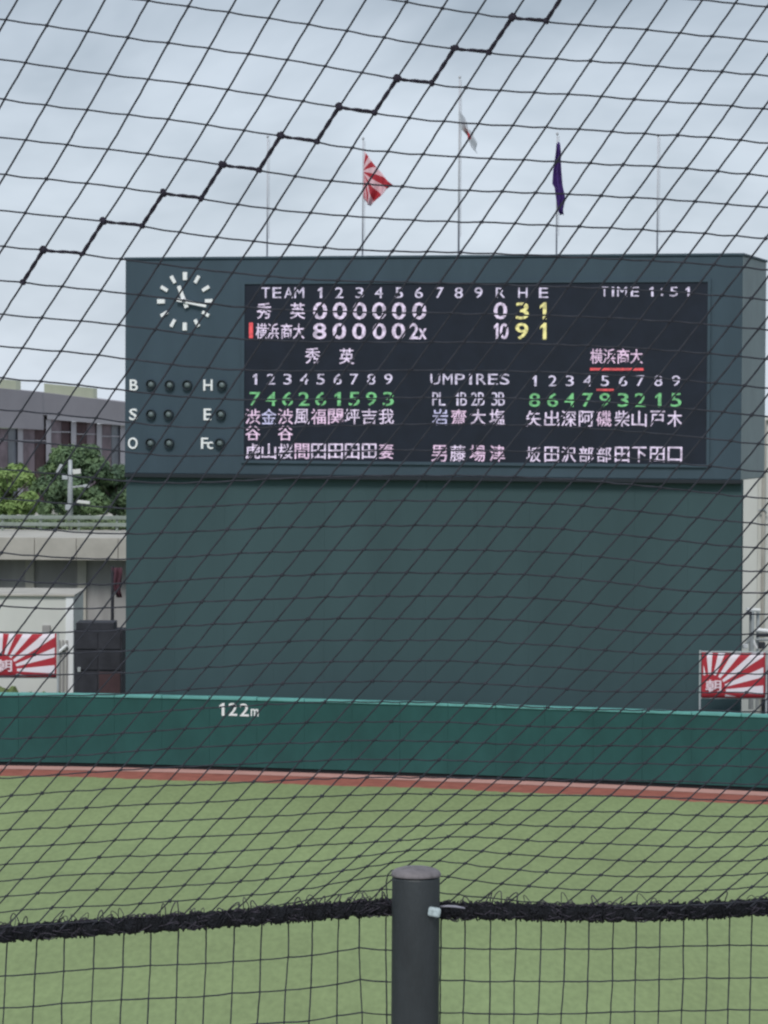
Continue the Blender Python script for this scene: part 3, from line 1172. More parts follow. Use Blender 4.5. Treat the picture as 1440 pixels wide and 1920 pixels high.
def dx(px):
    return xat(px, D) - xat(140, D)


def dz(py):
    return zat(185, py, D)


bm = bmesh.new()
box(bm, dx(139), dx(229), 0.05, 2.2, 0, dz(1182), bevel=0.02)
from_bm('body', bm, M_dark_box, ds)
bm = bmesh.new()
box(bm, dx(142), dx(213), 0.1, 2.0, dz(1182) + 0.002, dz(1168), bevel=0.02)
from_bm('upper_box', bm, M_dark_box, ds)
for y0, y1 in ((1187, 1217), (1220, 1256), (1260, 1300)):
    for x0, x1 in ((142, 183), (186, 226)):
        bm = bmesh.new()
        box(bm, dx(x0), dx(x1), 0.0, 0.049, dz(y1), dz(y0), bevel=0.01)
        from_bm('panel', bm, M_dark_box2 if (y0 == 1260 and x0 > 150) else M_dark_box, ds)
bm = bmesh.new()
box(bm, dx(146), dx(152), -0.07, -0.002, dz(1260), dz(1251), bevel=0.01)
from_bm('handle', bm, M_steel, ds)
D = 150.0
pl = empty('flag_staff', (xat(211, D), D, 0), label='thin dark staff with bundled maroon cloth at its top, beside the backscreen edge', category='staff')
bm = bmesh.new()
tube(bm, [(0, 0, 0), (0, 0, zat(211, 1062, D))], 0.075, 8)
from_bm('staff', bm, M_dark_box, pl)
bm = bmesh.new()
pr = []
for (py, x0, x1) in ((1064, 210, 229), (1075, 211, 230), (1088, 212, 228), (1096, 212, 227), (1108, 215, 226), (1120, 221, 229)):
    row = []
    for i in range(9):
        u = i / 8
        row.append(bm.verts.new((xat(x0 + (x1 - x0) * u, D) - xat(211, D), -0.1 + 0.12 * math.sin(u * 11 + py * 0.1), zat(220, py, D))))
    pr.append(row)
for a_, b_ in zip(pr, pr[1:]):
    for i in range(8):
        bm.faces.new((a_[i], b_[i], b_[i + 1], a_[i + 1]))
o = from_bm('cloth', bm, M_maroon, pl, smooth=True)
o.modifiers.new('thickness', 'SOLIDIFY').thickness = 0.02
# rough bank foot under the left banner
bm = bmesh.new()
rr = []
for i in range(40):
    row = []
    for j in range(8):
        row.append(bm.verts.new((xat(-160, 141) + i * 0.17, 140.0 + j * 0.6, 2.35 + 0.10 * math.sin(i * 1.7 + j) + 0.08 * random.random() + (0.25 if i < 24 else 0))))
    rr.append(row)
for a_, b_ in zip(rr, rr[1:]):
    for j in range(7):
        bm.faces.new((a_[j], b_[j], b_[j + 1], a_[j + 1]))
M_bank = mat('bank_grass', (0.15, 0.20, 0.07), rough=0.95, var=0.25, scale=3)
from_bm('grass_bank', bm, M_bank, kind='structure')

# ------------------------------------------------------------------ right background
D = 158.0
wb = empty('white_building', (xat(1380, D), D, 0), label='pale white-grey building seen as a strip right of the backscreen', category='building')
XE = 14
zt = zat(1420, 788, D)
npan = 7
for k in range(npan):
    x0 = -0.5 + k * 1.5
    bm = bmesh.new()
    box(bm, x0 + 0.01, x0 + 1.49, 0 + (0.12 if k > 0 else 0), 7, 0, zt, bevel=0.01)
    from_bm('wall_panel', bm, M_shed, wb)
bm = bmesh.new()
box(bm, -0.6, 12, -0.1, 7.1, zt + 0.001, zt + 0.2)
from_bm('coping', bm, M_shed, wb)
bm = bmesh.new()
xx = xat(1427, D) - xat(1380, D)
tube(bm, [(xx - 0.15, -0.1, zat(1424, 957, D)), (xx + 0.1, -0.2, zat(1424, 955, D)), (xx + 0.22, -0.1, zat(1424, 962, D))], 0.05, 6)
from_bm('bracket', bm, M_steel, wb)
for px in (1430,):
    bm = bmesh.new()
    xx = xat(px, D) - xat(1380, D)
    tube(bm, [(xx, -0.08, 0), (xx, -0.08, zt)], 0.09, 8)
    from_bm('downpipe', bm, M_concrete, wb)

D = 136.0
sf = empty('steel_frame', (xat(1412, D), D, 0), label='silver steel tube frame with lamps above the right ray banner', category='frame')


def sx(px):
    return xat(px, D) - xat(1412, D)


def sz(py):
    return zat(1412, py, D)


def sf_t(name, pts, r, m=M_steel):
    bm = bmesh.new()
    tube(bm, [(sx(a_), c_, sz(b_)) for a_, b_, c_ in pts], r, 8)
    from_bm(name, bm, m, sf)


sf_t('upright', [(1410, 1330, 0), (1410, 1146, 0)], 0.10)
sf_t('upright', [(1423, 1330, 0.3), (1423, 1146, 0.3)], 0.07)
sf_t('cross_tube', [(1400, 1143, 0), (1426, 1144, 0)], 0.07, M_white)
sf_t('cross_tube', [(1418, 1181, 0), (1470, 1186, 0)], 0.09, M_white)
sf_t('cross_tube', [(1418, 1200, 0.2), (1470, 1200, 0.2)], 0.05)
sf_t('brace', [(1408, 1195, 0), (1396, 1215, 0)], 0.06)
sf_t('brace', [(1410, 1195, 0), (1420, 1216, 0)], 0.06, M_white)
for (px, py, wd, ht, m_) in ((1430, 1190, 0.5, 0.14, M_dark_box), (1428, 1209, 0.28, 0.26, M_dark_box), (1397, 1211, 0.22, 0.18, M_white), (1404, 1149, 0.22, 0.12, M_dark_box)):
    bm = bmesh.new()
    box(bm, sx(px) - wd / 2, sx(px) + wd / 2, -0.35, -0.12, sz(py) - ht / 2, sz(py) + ht / 2, bevel=0.03)
    from_bm('lamp_head', bm, m_, sf)
D = 134.5
cb = empty('dark_cabinet', (xat(1437, D), D, 0), label='dark cabinet at the right edge beside the right ray banner', category='cabinet')
bm = bmesh.new()
box(bm, 0, 2.5, 0, 1.5, 0, zat(1437, 1256, D), bevel=0.02)
from_bm('body', bm, M_dark_box, cb)
bm = bmesh.new()
box(bm, -0.05, 2.6, -0.06, 1.55, zat(1437, 1256, D) + 0.001, zat(1437, 1252, D), bevel=0.01)
from_bm('lid', bm, M_concrete_d, cb)

# ------------------------------------------------------------------ near: stand, post, rope, nets
bm = bmesh.new()
box(bm, -14, 14, -8, 5.4, -0.04, 12.6)
from_bm('grandstand', bm, M_concrete, kind='structure')

RD = 4.80
pt = at(780, 1640, 4.75)
post = empty('net_post', (pt.x, pt.y, 12.6), label='dark grey round steel post with pale domed cap in the foreground', category='post')
ztop = at(780, 1622, 4.75).z - 12.6
zc_ = at(780, 1641, 4.75).z - 12.6
pr_ = 45 * 4.75 / FPX
bm = bmesh.new()
lathe(bm, [(0, 0.0), (pr_, 0.0), (pr_, zc_ - 0.006), (pr_ * 0.99, zc_ - 0.002), (0, zc_ - 0.002)], 48)
from_bm('pole', bm, M_post, post, smooth=True)
bm = bmesh.new()
hc = ztop - zc_
lathe(bm, [(pr_ * 0.98, zc_ - 0.001), (pr_ * 1.04, zc_ - 0.001), (pr_ * 1.05, zc_ + hc * 0.12), (pr_ * 1.0, zc_ + hc * 0.4), (pr_ * 0.86, zc_ + hc * 0.62), (pr_ * 0.6, zc_ + hc * 0.8), (0, ztop - hc * 0.12)], 48)
from_bm('cap', bm, M_cap, post, smooth=True)
bm = bmesh.new()
bb = at(813, 1710, 4.72)
bx = bb - Vector((pt.x, pt.y, 12.6))
box(bm, -0.008, 0.010, -0.005, 0.008, -0.0065, 0.0065, bevel=0.003)
bmesh.ops.transform(bm, matrix=Matrix.Translation(bx) @ Matrix.Rotation(R(10), 4, 'Y'), verts=bm.verts)
from_bm('bolt_head', bm, M_bolt, post, smooth=True)
bm = bmesh.new()
for zz in (12.6,):
    lathe(bm, [(pr_, 0), (0.09, 0), (0.09, 0.012), (pr_ + 0.001, 0.012)], 32)
from_bm('base_plate', bm, M_post, post)

rope_ctl = [(-700, 1775), (-320, 1768), (-100, 1757), (0, 1748), (120, 1740), (240, 1732), (360, 1724), (480, 1716), (600, 1706), (690, 1700), (740, 1697), (780, 1699), (830, 1704), (900, 1705), (960, 1706), (1080, 1709), (1200, 1709), (1320, 1704), (1440, 1697), (1600, 1690), (1820, 1684), (2150, 1680)]
rx = np.array([p[0] for p in rope_ctl], float)
ry = np.array([p[1] for p in rope_ctl], float)


def rope_y(px):
    return float(np.interp(px, rx, ry))


o0 = at(720, 1700, RD)
rope = empty('border_rope', o0, label='thick black rope bound with frayed twine carrying the nets past the post', category='rope')
bm = bmesh.new()
pts, rads = [], []
n = 620
for k in range(n):
    px = -650 + 2750 * k / (n - 1)
    wob = 1.6 * math.sin(px * 0.11) + 0.9 * math.sin(px * 0.043 + 1)
    p = at(px, rope_y(px) + wob * 0.4 + 3, RD)
    pts.append(p - o0)
    rads.append((15.5 + 1.5 * math.sin(px * 0.16) + 1.0 * math.sin(px * 0.37) + random.uniform(-0.9, 0.9)) * RD / FPX)
tube(bm, pts, rads, 14)
from_bm('rope_core', bm, M_rope, rope, smooth=True)
# binding turns round the rope, slanting, and stray curls above and below
bm = bmesh.new()
bm2 = bmesh.new()
s = RD / FPX
rnd = random.Random(21)
px = -640.0
while px < 2080:
    c = at(px, rope_y(px) + 3, RD) - o0
    rr_ = rnd.uniform(15.5, 18.5) * s
    lean = rnd.uniform(-14, 22) * s
    turn = []
    for q in range(11):
        a_ = q / 10 * 2 * math.pi
        turn.append((c.x + lean * math.cos(a_) * 0.5 + rnd.uniform(-1, 1) * s, c.y - rr_ * math.sin(a_), c.z + rr_ * math.cos(a_)))
    tube(bm, turn, rnd.uniform(1.0, 2.0) * s, 5, cap=False)
    px += rnd.uniform(3.5, 9)
for k in range(300):
    px = rnd.uniform(-640, 2080)
    up = rnd.random() < 0.90
    c = at(px, rope_y(px) + 3 + (-14 if up else 14), RD - 0.010) - o0
    big = rnd.random() < 0.22
    hgt = rnd.uniform(14, 28) * s if (big and up) else rnd.uniform(3, 12) * s
    wd = rnd.uniform(8, 24) * s
    sg_ = 1 if up else -0.8
    pts = []
    sk = rnd.uniform(-0.5, 0.9)
    for q in range(9):
        u = q / 8
        pts.append((c.x + wd * (u - 0.5) + sk * hgt * math.sin(math.pi * u) + rnd.uniform(-0.6, 0.6) * s, c.y + rnd.uniform(-3, 3) * s, c.z + sg_ * hgt * math.sin(math.pi * u) ** 0.8 - sg_ * 2 * s))
    tube(bm2, pts, rnd.uniform(0.7, 1.25) * s, 4)
# short hair-like strands lying along the front of the rope
for k in range(420):
    px = rnd.uniform(-640, 2080)
    ph = rnd.uniform(-0.9, 1.25)
    r1 = rnd.uniform(16, 18.5) * s
    pts = []
    ln = rnd.uniform(8, 26)
    dph = rnd.uniform(-0.9, 0.9)
    for q in range(5):
        u = q / 4
        pp = px + (u - 0.5) * ln
        c = at(pp, rope_y(pp) + 3, RD) - o0
        a_ = ph + dph * (u - 0.5)
        pts.append((c.x, c.y - r1 * math.cos(a_), c.z + r1 * math.sin(a_)))
    tube(bm2, pts, rnd.uniform(0.6, 1.1) * s, 4)
from_bm('binding_turns', bm, M_rope, rope, smooth=True, kind='stuff')
from_bm('frayed_twine', bm2, M_rope_loop, rope, smooth=True, kind='stuff')

# --- the knots of the upper net, read where the photograph shows them; (row, first column, [(x, y), ...])
ROWS = {
 9: (5, [(765, 2), (830, 17), (892, 26), (965, 32), (1025, 40), (1085, 47), (1148, 51), (1213, 53), (1277, 62), (1337, 68), (1395, 72)]),
 8: (-1, [(277, 1), (351, 11), (429, 21), (502, 35), (577, 45), (651, 56), (722, 70), (786, 86), (854, 88), (914, 98), (977, 108), (1043, 110), (1107, 114), (1171, 117), (1233, 124), (1293, 131), (1353, 135), (1413, 138)]),
 7: (-4, [(10, 35), (90, 46), (167, 58), (240, 71), (314, 81), (393, 91), (467, 101), (539, 111), (611, 125), (679, 138), (747, 148), (808, 157), (872, 166), (938, 171), (1003, 173), (1066, 175), (1128, 181), (1187, 187), (1251, 192), (1312, 194), (1372, 199), (1433, 202)]),
 6: (-3, [(48, 118), (123, 131), (201, 140), (278, 150), (355, 156), (429, 168), (500, 178), (567, 191), (638, 196), (700, 210), (766, 223), (832, 227), (898, 231), (965, 233), (1025, 238), (1086, 242), (1147, 247), (1208, 251), (1272, 252), (1332, 257), (1388, 263)]),
 5: (-3, [(5, 187), (85, 198), (162, 206), (242, 215), (316, 222), (387, 235), (456, 246), (528, 252), (593, 266), (657, 282), (729, 284), (794, 288), (857, 295), (916, 299), (982, 299), (1042, 303), (1107, 306), (1169, 309), (1230, 311), (1288, 316), (1345, 321), (1402, 327)]),
 4: (-2, [(48, 263), (128, 271), (205, 280), (278, 288), (348, 301), (419, 307), (484, 318), (551, 333), (621, 341), None, (759, 348), (819, 354), (879, 358), (941, 359), (1003, 362), (1067, 363), (1128, 367), (1187, 369), (1243, 373), (1303, 378), (1362, 383), (1420, 387)]),
 3: (-2, [(10, 327), (88, 334), (164, 344), (235, 353), (306, 361), (381, 372), (444, 385), (516, 393), (582, 398), (651, 402), (716, 408), (776, 414), None, (903, 416), (967, 418), (1027, 422), (1086, 425), (1144, 427), (1204, 431), (1262, 433), (1323, 437), (1381, 441)]),
 2: (-1, [(48, 400), (120, 407), (194, 412), (267, 422), (334, 438), (407, 446), (477, 452), (545, 457), (608, 465), (673, 470), (732, 470), (802, 471), (865, 471), (926, 475), (990, 479)]),
 1: (-1, [(5, 465), (84, 467), (155, 475), (226, 487)]),
 0: (0, [(45, 527), (115, 539), (191, 545), (265, 553)]),
 -1: (0, [(5, 592), (77, 596), (152, 601), (225, 607), (290, 614), (357, 628), (423, 633)]),
 -2: (1, [(43, 652), (115, 657), (186, 665), (255, 675), (322, 685), (392, 691)]),
 -3: (1, [(7, 708), (77, 715), (145, 721), (216, 729), (288, 738), (358, 742)]),
 -4: (2, [(38, 771), (110, 777), (178, 784), (251, 793), (318, 800), (385, 802), (443, 800)]),
 -5: (2, [(4, 825), (75, 830), (146, 832), (213, 845), (283, 852), (345, 858)]),
 -6: (3, [(43, 882), (110, 887), (175, 895), (243, 903), (310, 907), (375, 905)]),
 -7: (3, [(5, 937), (70, 938), (140, 944), (205, 951), (275, 950), None, None, (465, 942), (520, 945), (582, 942), (642, 938), (702, 937), (753, 940), (813, 937), (873, 938), (928, 937), (980, 943), (1037, 945), (1093, 947), (1145, 952), (1202, 959), (1255, 966), (1308, 970), (1360, 977), (1408, 981)]),
 -8: (4, [(36, 988), (102, 994), (167, 1002), (240, 1001), (305, 995), None, None, (490, 988), (542, 988), (603, 988), (663, 985), (722, 984), (775, 985), (835, 987), (893, 986), None, (1002, 988), (1057, 990), (1107, 997), (1162, 1003), (1218, 1007), (1272, 1012), (1322, 1018), (1373, 1023), (1413, 1027)]),
 -9: (4, [(4, 1034), (68, 1041), (137, 1048), (205, 1047), (265, 1047), (325, 1045), None, None, None, (567, 1032), (623, 1032), (682, 1031), (738, 1031), (797, 1031), (855, 1031), (910, 1032), None, (1018, 1034), (1072, 1039), (1125, 1043), (1182, 1049), (1233, 1054), (1282, 1061), (1332, 1067), (1382, 1070), (1425, 1072)]),
 -10: (5, [(37, 1086), (103, 1094), (165, 1097), (235, 1090), (290, 1093), None, None, None, (527, 1078), (583, 1078), (647, 1073), (705, 1073), (765, 1072), (820, 1073), (875, 1074), (927, 1073), (982, 1078), (1037, 1079), (1090, 1085), (1142, 1091), (1193, 1097), (1243, 1104), (1290, 1108), (1340, 1110), (1390, 1110)]),
 -11: (5, [(3, 1134), (68, 1140), (128, 1142), (193, 1140), (258, 1137), (322, 1131), (382, 1125), None, (492, 1125), (555, 1122), (613, 1118), (670, 1118), (728, 1116), (785, 1117), (837, 1118), (893, 1119), None, (1007, 1119), (1057, 1124), (1107, 1130), (1155, 1137), (1203, 1146), (1255, 1150), (1307, 1150), (1352, 1148)]),
 -12: (6, [(30, 1188), (97, 1186), (160, 1184), (225, 1183), (288, 1175), (343, 1171), (397, 1170), None, (520, 1163), (575, 1163), (637, 1157), (690, 1158), (742, 1162), (797, 1162), (857, 1158), (913, 1158), None, (1015, 1168), (1067, 1172), (1118, 1176), (1170, 1182), (1222, 1188), (1267, 1190), (1313, 1191), (1362, 1189), (1407, 1188)]),
 -13: (6, [(2, 1228), (62, 1230), (128, 1224), (190, 1220), (250, 1220), (307, 1218), (365, 1214), (422, 1210), (482, 1207), (545, 1200), (598, 1200), (657, 1200), (710, 1201), (767, 1199), (822, 1200), (877, 1199), (928, 1202), (977, 1208), (1032, 1209), (1085, 1213), (1138, 1218)]),
 -14: (7, [(33, 1265), (95, 1263), (155, 1262), (215, 1262), (275, 1258), (330, 1253), (390, 1250), (447, 1246), (510, 1240), (563, 1243), (622, 1241), (677, 1239), (732, 1238), (788, 1237), (842, 1238), (892, 1242), None, None, (1050, 1250), (1100, 1255), (1147, 1258)]),
 -15: (8, [(66, 1303), None, (178, 1304), (238, 1300), (295, 1297), (353, 1293), (407, 1290), (470, 1285), (528, 1283), (588, 1280), (645, 1277), (700, 1277), (752, 1277), (807, 1277), (858, 1277), (910, 1283), (962, 1285), (1015, 1287), (1063, 1293), (1112, 1297)]),
 -16: (16, [(502, 1318), (558, 1316), (608, 1315), (662, 1315), (713, 1317), (764, 1317)]),
 -17: (18, [(577, 1354), (627, 1353), (682, 1353), (730, 1355), (790, 1352), (840, 1353), (893, 1355), None, None, None, None, (1128, 1363), (1180, 1363), None, (1285, 1363)]),
 -18: (17, [(487, 1397), (540, 1392), (593, 1392), (650, 1388), (702, 1387), (755, 1387), (800, 1390), (857, 1392), (908, 1392), None, None, None, (1088, 1397), (1142, 1398), (1192, 1399), (1243, 1400), (1293, 1400), (1347, 1402)]),
 -19: (10, [(52, 1456), (107, 1453), None, None, None, None, None, None, None, (562, 1428), (622, 1425), (672, 1421), (720, 1423), (772, 1425), (822, 1425), (873, 1427), (925, 1427), None, (1017, 1430), (1062, 1431), (1112, 1430), (1160, 1430), (1208, 1430), (1260, 1433), (1310, 1434), (1357, 1435), (1407, 1437)]),
 -20: (10, [(23, 1494), (77, 1488), (137, 1482), (197, 1478), (252, 1476), (312, 1471), (367, 1470), (418, 1469), (475, 1467)]),
 -21: (11, [(52, 1518), (105, 1517), (160, 1516), (220, 1508), (273, 1507), (332, 1507), (390, 1504), (445, 1500), (500, 1495), (552, 1494), (605, 1493), (653, 1492), (707, 1488), (760, 1487), (810, 1487), (858, 1487), (900, 1491), None, (995, 1491), (1047, 1492), (1097, 1492), (1147, 1491), (1193, 1492), (1247, 1495), (1293, 1497), (1342, 1500), (1387, 1502)]),
 -22: (11, [(20, 1554), (77, 1552), (132, 1550), (187, 1545), (242, 1544), (302, 1539), (360, 1536), (410, 1535), (466, 1532), (517, 1530), (570, 1527), (623, 1523), (673, 1520), (728, 1519), (772, 1520), (813, 1520), (858, 1522), (907, 1518), None, (1008, 1519), (1060, 1519), (1105, 1521), (1157, 1522), (1207, 1523), (1262, 1524), (1305, 1527), (1353, 1532), (1400, 1531)]),
 -23: (12, [(42, 1587), (97, 1586), (153, 1582), (217, 1574), (273, 1571), (330, 1570), (385, 1567), (437, 1565), (483, 1565), (538, 1558), (592, 1553), (645, 1550), (693, 1550), (740, 1548), (782, 1549), (827, 1548), (875, 1543), (922, 1543), (977, 1547), (1027, 1548), (1075, 1550), (1125, 1552), (1178, 1552), (1232, 1555), (1275, 1557), (1320, 1558), (1365, 1562), (1410, 1558)]),
 -24: (12, [(10, 1620), (68, 1618), (128, 1611), (187, 1607), (243, 1604), (295, 1603), (347, 1601), (398, 1600), (457, 1595), (512, 1590), (563, 1584), (610, 1583), (657, 1581), (707, 1577), (748, 1577), (793, 1573), (838, 1568), (885, 1568), (935, 1572), (988, 1577), (1042, 1577), (1090, 1580), (1142, 1580), (1193, 1584), (1240, 1587), (1287, 1588), (1333, 1587), (1387, 1587), (1427, 1585)]),
 -25: (13, [(38, 1648), (103, 1641), (158, 1638), (210, 1637), (263, 1637), (318, 1633), (373, 1630), (427, 1626), (480, 1622), (528, 1618), (573, 1615), (625, 1613), (673, 1606), (718, 1601), (767, 1595), (807, 1593), (853, 1593), (903, 1597), (955, 1601), (1008, 1605), (1060, 1608), (1110, 1609), (1160, 1613), (1210, 1615), (1255, 1615), (1297, 1615), (1343, 1615), (1390, 1614), (1433, 1608)]),
 -26: (13, [(12, 1682), (70, 1675), (130, 1668), (182, 1668), (235, 1667), (288, 1666), (348, 1658), (400, 1655), (450, 1653), (500, 1648), (548, 1643), (598, 1639), (643, 1632), (690, 1623), (737, 1615), (780, 1610), (822, 1610), (872, 1618), (927, 1627), (973, 1632), (1023, 1634), (1075, 1637), (1127, 1641), (1175, 1642), (1223, 1642), (1268, 1642), (1310, 1642), (1357, 1642), (1400, 1641)]),
 -27: (14, [(43, 1703), (96, 1703), (150, 1698), (213, 1697), (263, 1695), (317, 1687), (375, 1686), (427, 1680), (473, 1678), (517, 1675), (570, 1668), (613, 1660), (657, 1651), (698, 1643), (742, 1638), (793, 1637), (840, 1642), (892, 1653), (940, 1657), (992, 1662), (1042, 1665), (1093, 1669), (1143, 1671), (1193, 1671), (1237, 1672), (1283, 1671), (1323, 1670), (1362, 1668), (1410, 1660)]),
}
I0, I1, J0, J1 = -14, 50, -31, 15
NI, NJ = I1 - I0 + 1, J1 - J0 + 1
data = {}
for j, (i0, lst) in ROWS.items():
    for k, p in enumerate(lst):
        if p:
            data[(i0 + k, j)] = p
# smooth sheet through the knots: least bending energy, solved by conjugate gradients
G = np.zeros((NJ, NI, 2))
Wt = np.zeros((NJ, NI, 1))
T = np.zeros((NJ, NI, 2))
js, is_ = np.meshgrid(np.arange(J0, J1 + 1), np.arange(I0, I1 + 1), indexing='ij')
A_ = np.array([[1, i, j, i * j, j * j] for (i, j) in data], float)
Y_ = np.array([data[k] for k in data], float)
cf = np.linalg.lstsq(A_, Y_, rcond=None)[0]
G = np.stack([np.ones_like(is_), is_, js, is_ * js, js * js], -1).astype(float) @ cf
for (i, j), p in data.items():
    Wt[j - J0, i - I0, 0] = 0.9
    T[j - J0, i - I0] = p


def op(X):
    Y = Wt * X
    d = X[2:] - 2 * X[1:-1] + X[:-2]
    Z = np.zeros_like(X)
    Z[2:] += d
    Z[1:-1] -= 2 * d
    Z[:-2] += d
    d = X[:, 2:] - 2 * X[:, 1:-1] + X[:, :-2]
    Z[:, 2:] += d
    Z[:, 1:-1] -= 2 * d
    Z[:, :-2] += d
    d = X[1:, 1:] - X[1:, :-1] - X[:-1, 1:] + X[:-1, :-1]
    Z[1:, 1:] += 2 * d
    Z[1:, :-1] -= 2 * d
    Z[:-1, 1:] -= 2 * d
    Z[:-1, :-1] += 2 * d
    return Y + 0.35 * Z


rhs = Wt * T
r_ = rhs - op(G)
p_ = r_.copy()
rs = (r_ * r_).sum()
for _ in range(2500):
    Ap = op(p_)
    al = rs / (p_ * Ap).sum()
    G += al * p_
    r_ -= al * Ap
    rn = (r_ * r_).sum()
    if rn < 1e-3:
        break
    p_ = r_ + rn / rs * p_
    rs = rn


def K(i, j):
    return G[j - J0, i - I0]


def net_depth(px, py):
    """the upper net leans back towards the seats as it rises, with a slight billow"""
    return RD - 0.55 * max(0, (1700 - py)) / 1700 + 0.03 * math.sin(px * 0.004 + py * 0.003)


def NP(p):
    return at(p[0], p[1], net_depth(p[0], p[1])) - o0n


o0n = at(720, 1700, RD)
un = empty('safety_net', o0n, label='wide black mesh net sagging in slanted cells across the whole view above the rope', category='net')


def cr(p0, p1, p2, p3, t):
    return 0.5 * ((2 * p1) + (-p0 + p2) * t + (2 * p0 - 5 * p1 + 4 * p2 - p3) * t * t + (-p0 + 3 * p1 - 3 * p2 + p3) * t ** 3)


def clampi(i):
    return min(max(i, I0), I1)


def clampj(j):
    return min(max(j, J0), J1)


rnd = random.Random(9)
bm = bmesh.new()
knots = []


def inside(p):
    return -620 < p[0] < 2050 and -420 < p[1]


def cord(pa, fam, i, j):
    """one side of a mesh cell with slack; cut at the rope"""
    if fam == 0:      # along the row
        q = [K(clampi(i + s_), j) for s_ in (-1, 0, 1, 2)]
        amp = rnd.uniform(0.4, 1.8)
    else:
        q = [K(i, clampj(j + s_)) for s_ in (-1, 0, 1, 2)]
        amp = rnd.uniform(-0.5, 0.5)
    if not (inside(q[1]) or inside(q[2])):
        return
    if not (q[1][1] < rope_y(q[1][0]) + 2 or q[2][1] < rope_y(q[2][0]) + 2):
        return
    if q[1][1] > 1900 or q[2][1] > 1900:
        return
    ph = rnd.uniform(0, 1)
    out_ = []
    m_ = 5
    for s_ in range(m_ + 1):
        t = s_ / m_
        p = cr(q[0], q[1], q[2], q[3], t).copy()
        p[1] += amp * math.sin(math.pi * t) + 0.5 * math.sin(2 * math.pi * (t + ph)) * math.sin(math.pi * t)
        p[0] += rnd.uniform(-0.35, 0.35)
        if p[1] < rope_y(p[0]) + 4:
            out_.append(NP(p))
    if len(out_) > 1:
        tube(bm, out_, (1.8 if fam else 1.55) * (0.80 if j < -12 else 1.0 if j > -4 else 0.90) * RD / FPX, 5, cap=False)


for j in range(J0, J1 + 1):
    for i in range(I0, I1 + 1):
        if i < I1:
            cord(None, 0, i, j)
        if j < J1:
            cord(None, 1, i, j)
        p = K(i, j)
        if inside(p) and p[1] < rope_y(p[0]) - 2:
            knots.append(p)
from_bm('mesh_cords', bm, M_cord, un, smooth=True)
bm = bmesh.new()
for p in knots:
    c = NP(p)
    r_k = rnd.uniform(2.7, 3.8) * RD / FPX
    bmesh.ops.create_icosphere(bm, subdivisions=1, radius=r_k, matrix=Matrix.Translation(c) @ Matrix.Rotation(rnd.uniform(0, 3), 4, 'Y') @ Matrix.Diagonal((1.25, 0.8, 0.8, 1)))
from_bm('mesh_knots', bm, M_cord, un, smooth=True, kind='stuff')

# lacing that joins two widths of net: a stair of thicker cord
lc = empty('lacing_cord', o0n, label='thick dark cord laced in a rising zigzag across the net, upper left', category='cord')
bm = bmesh.new()
seq = []
for k in range(0, 14):
    seq.append((k, k))
    if k < 13:
        seq.append((k, k + 1))
for (a_, b_) in zip(seq, seq[1:]):
    p, q = K(*a_), K(*b_)
    off = Vector((0, -0.005, 0))
    bold = 2.9 if a_[0] == b_[0] else 2.1
    for phs in (0, math.pi):
        pts = []
        for s_ in range(11):
            t = s_ / 10
            pp = p + (q - p) * t
            dv = (q - p) / np.linalg.norm(q - p)
            nv = np.array([-dv[1], dv[0]])
            sag = 0 if a_[0] == b_[0] else 3.5 * math.sin(math.pi * t) * (0.5 - t) * 2
            pp = pp + nv * (1.3 * math.sin(t * 9.5 + phs)) + np.array([0, sag])
            pts.append(NP(pp) + off + Vector((0, -0.0012 * math.cos(t * 9.5 + phs), 0)))
        tube(bm, pts, bold * 0.90 * RD / FPX, 6)
from_bm('doubled_cord', bm, M_lace, lc, smooth=True)
for k, a_ in enumerate(seq):
    p = K(*a_)
    bm = bmesh.new()
    c = NP(p) + Vector((0, -0.006, 0))
    big = 1.0 if a_[0] != a_[1] else 0.78
    for q in range(3):
        a0 = rnd.uniform(0, 3)
        ring = []
        for s_ in range(9):
            th = s_ / 8 * 2 * math.pi
            v = Vector((math.cos(th) * 5.2, math.sin(th) * 2.2, math.sin(th + 0.5) * 5.0)) * big * RD / FPX
            v.rotate(Matrix.Rotation(a0, 3, 'Y'))
            ring.append(c + v)
        tube(bm, ring, 2.0 * big * RD / FPX, 5, cap=False)
    bmesh.ops.create_icosphere(bm, subdivisions=2, radius=5.6 * big * RD / FPX, matrix=Matrix.Translation(c))
    from_bm('knot', bm, M_lace, lc, smooth=True)

# lower net: squares hanging below the rope
ln = empty('lower_net', o0n, label='dark square mesh net hanging straight below the rope behind the post', category='net')
vx = [(-310, -330), (-255, -272), (-202, -216), (-148, -160), (-96, -106), (-41, -50), (14, 5), (70, 60), (121, 115), (177, 171), (232, 225), (283, 277), (335, 330), (387, 380), (440, 432), (491, 483), (541, 533), (586, 580), (635, 630), (674, 678), (724, 726), (776, 774), (827, 824), (872, 868), (920, 917), (967, 963), (1015, 1007), (1061, 1052), (1104, 1098), (1150, 1144), (1193, 1190), (1238, 1233), (1282, 1278), (1326, 1322), (1368, 1364), (1410, 1406), (1452, 1448), (1494, 1490), (1536, 1532), (1578, 1574), (1620, 1616), (1662, 1658), (1704, 1700)]
hy_ctl = [(-330, 1850), (0, 1831), (175, 1817), (283, 1811), (385, 1807), (437, 1803), (585, 1792), (632, 1785), (678, 1776), (730, 1782), (780, 1782), (827, 1778), (940, 1779), (1103, 1779), (1193, 1776), (1323, 1773), (1440, 1772), (1720, 1770)]
hx_ = np.array([p[0] for p in hy_ctl], float)
hyv = np.array([p[1] for p in hy_ctl], float)
bm = bmesh.new()
NR = 9


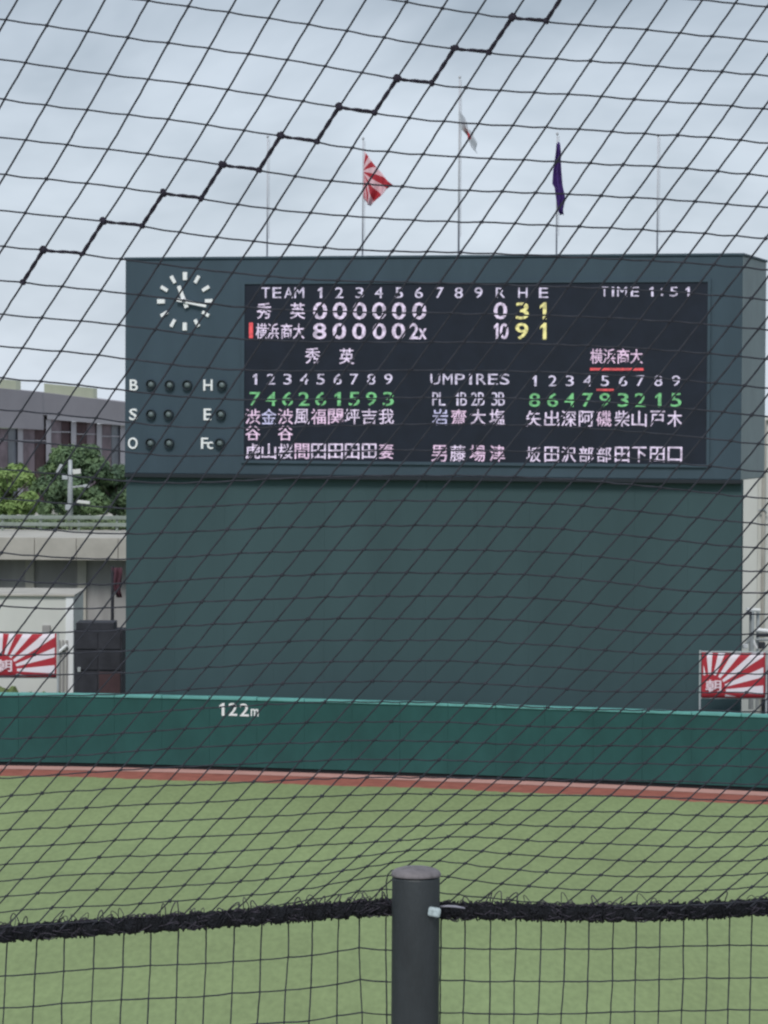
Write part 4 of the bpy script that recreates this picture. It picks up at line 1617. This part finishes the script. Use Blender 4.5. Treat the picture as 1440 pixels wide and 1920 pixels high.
def lnode(k, r):
    """node of column k, row r (row 0 on the rope)"""
    xt, xb = vx[k]
    if r == 0:
        return np.array([xt, rope_y(xt) + 12])
    y = float(np.interp(xt, hx_, hyv)) + (r - 1) * 60.5 + jit[(k, r)][1]
    x = xt + (xb - xt) * (y - 1760) / 160 + jit[(k, r)][0]
    return np.array([x, y])


jit = {(k, r): (rnd.uniform(-1.2, 1.2), rnd.uniform(-1.2, 1.2)) for k in range(len(vx)) for r in range(NR + 1)}
lk = []
for k in range(len(vx)):
    for r in range(NR):
        for (k2, r2) in ((k + 1, r), (k, r + 1)):
            if k2 >= len(vx) or (r == 0 and r2 == 0):
                continue
            p, q = lnode(k, r), lnode(k2, r2)
            pts = []
            for s_ in range(5):
                t = s_ / 4
                pp = p + (q - p) * t + np.array([rnd.uniform(-0.4, 0.4), rnd.uniform(-0.3, 0.3) + (0.8 * math.sin(math.pi * t) if k2 > k else 0)])
                pts.append(at(pp[0], pp[1], RD + 0.01) - o0n)
            tube(bm, pts, rnd.uniform(1.25, 1.55) * RD / FPX, 5, cap=False)
        if r > 0:
            lk.append(lnode(k, r))
from_bm('mesh_cords', bm, M_cord, ln, smooth=True)
bm = bmesh.new()
for p in lk:
    bmesh.ops.create_icosphere(bm, subdivisions=1, radius=2.7 * RD / FPX, matrix=Matrix.Translation(at(p[0], p[1], RD + 0.01) - o0n))
from_bm('mesh_knots', bm, M_cord, ln, smooth=True, kind='stuff')

# tie wire looped over the post cap, left side and right of the post
tw = empty('tie_wire', o0n, label='thin dark tie wire looping from the post cap to the rope', category='wire')
bm = bmesh.new()
tube(bm, [at(a_, b_, 4.78) - o0n for a_, b_ in ((745, 1630), (734, 1632), (727, 1640), (724, 1655), (725, 1672), (727, 1688), (736, 1700))], 1.3 * RD / FPX, 5)
from_bm('wire', bm, M_cord, tw, smooth=True)
bm = bmesh.new()
tube(bm, [at(a_, b_, 4.765) - o0n for a_, b_ in ((822, 1700), (840, 1699), (856, 1700), (872, 1703))], [2.0 * RD / FPX, 2.4 * RD / FPX, 2.4 * RD / FPX, 1.5 * RD / FPX], 6)
from_bm('wire_end', bm, mat('pale_wire', (0.30, 0.30, 0.36), rough=0.4), tw, smooth=True)

print('built', len(bpy.data.objects), 'objects; net residual', math.sqrt(rs))
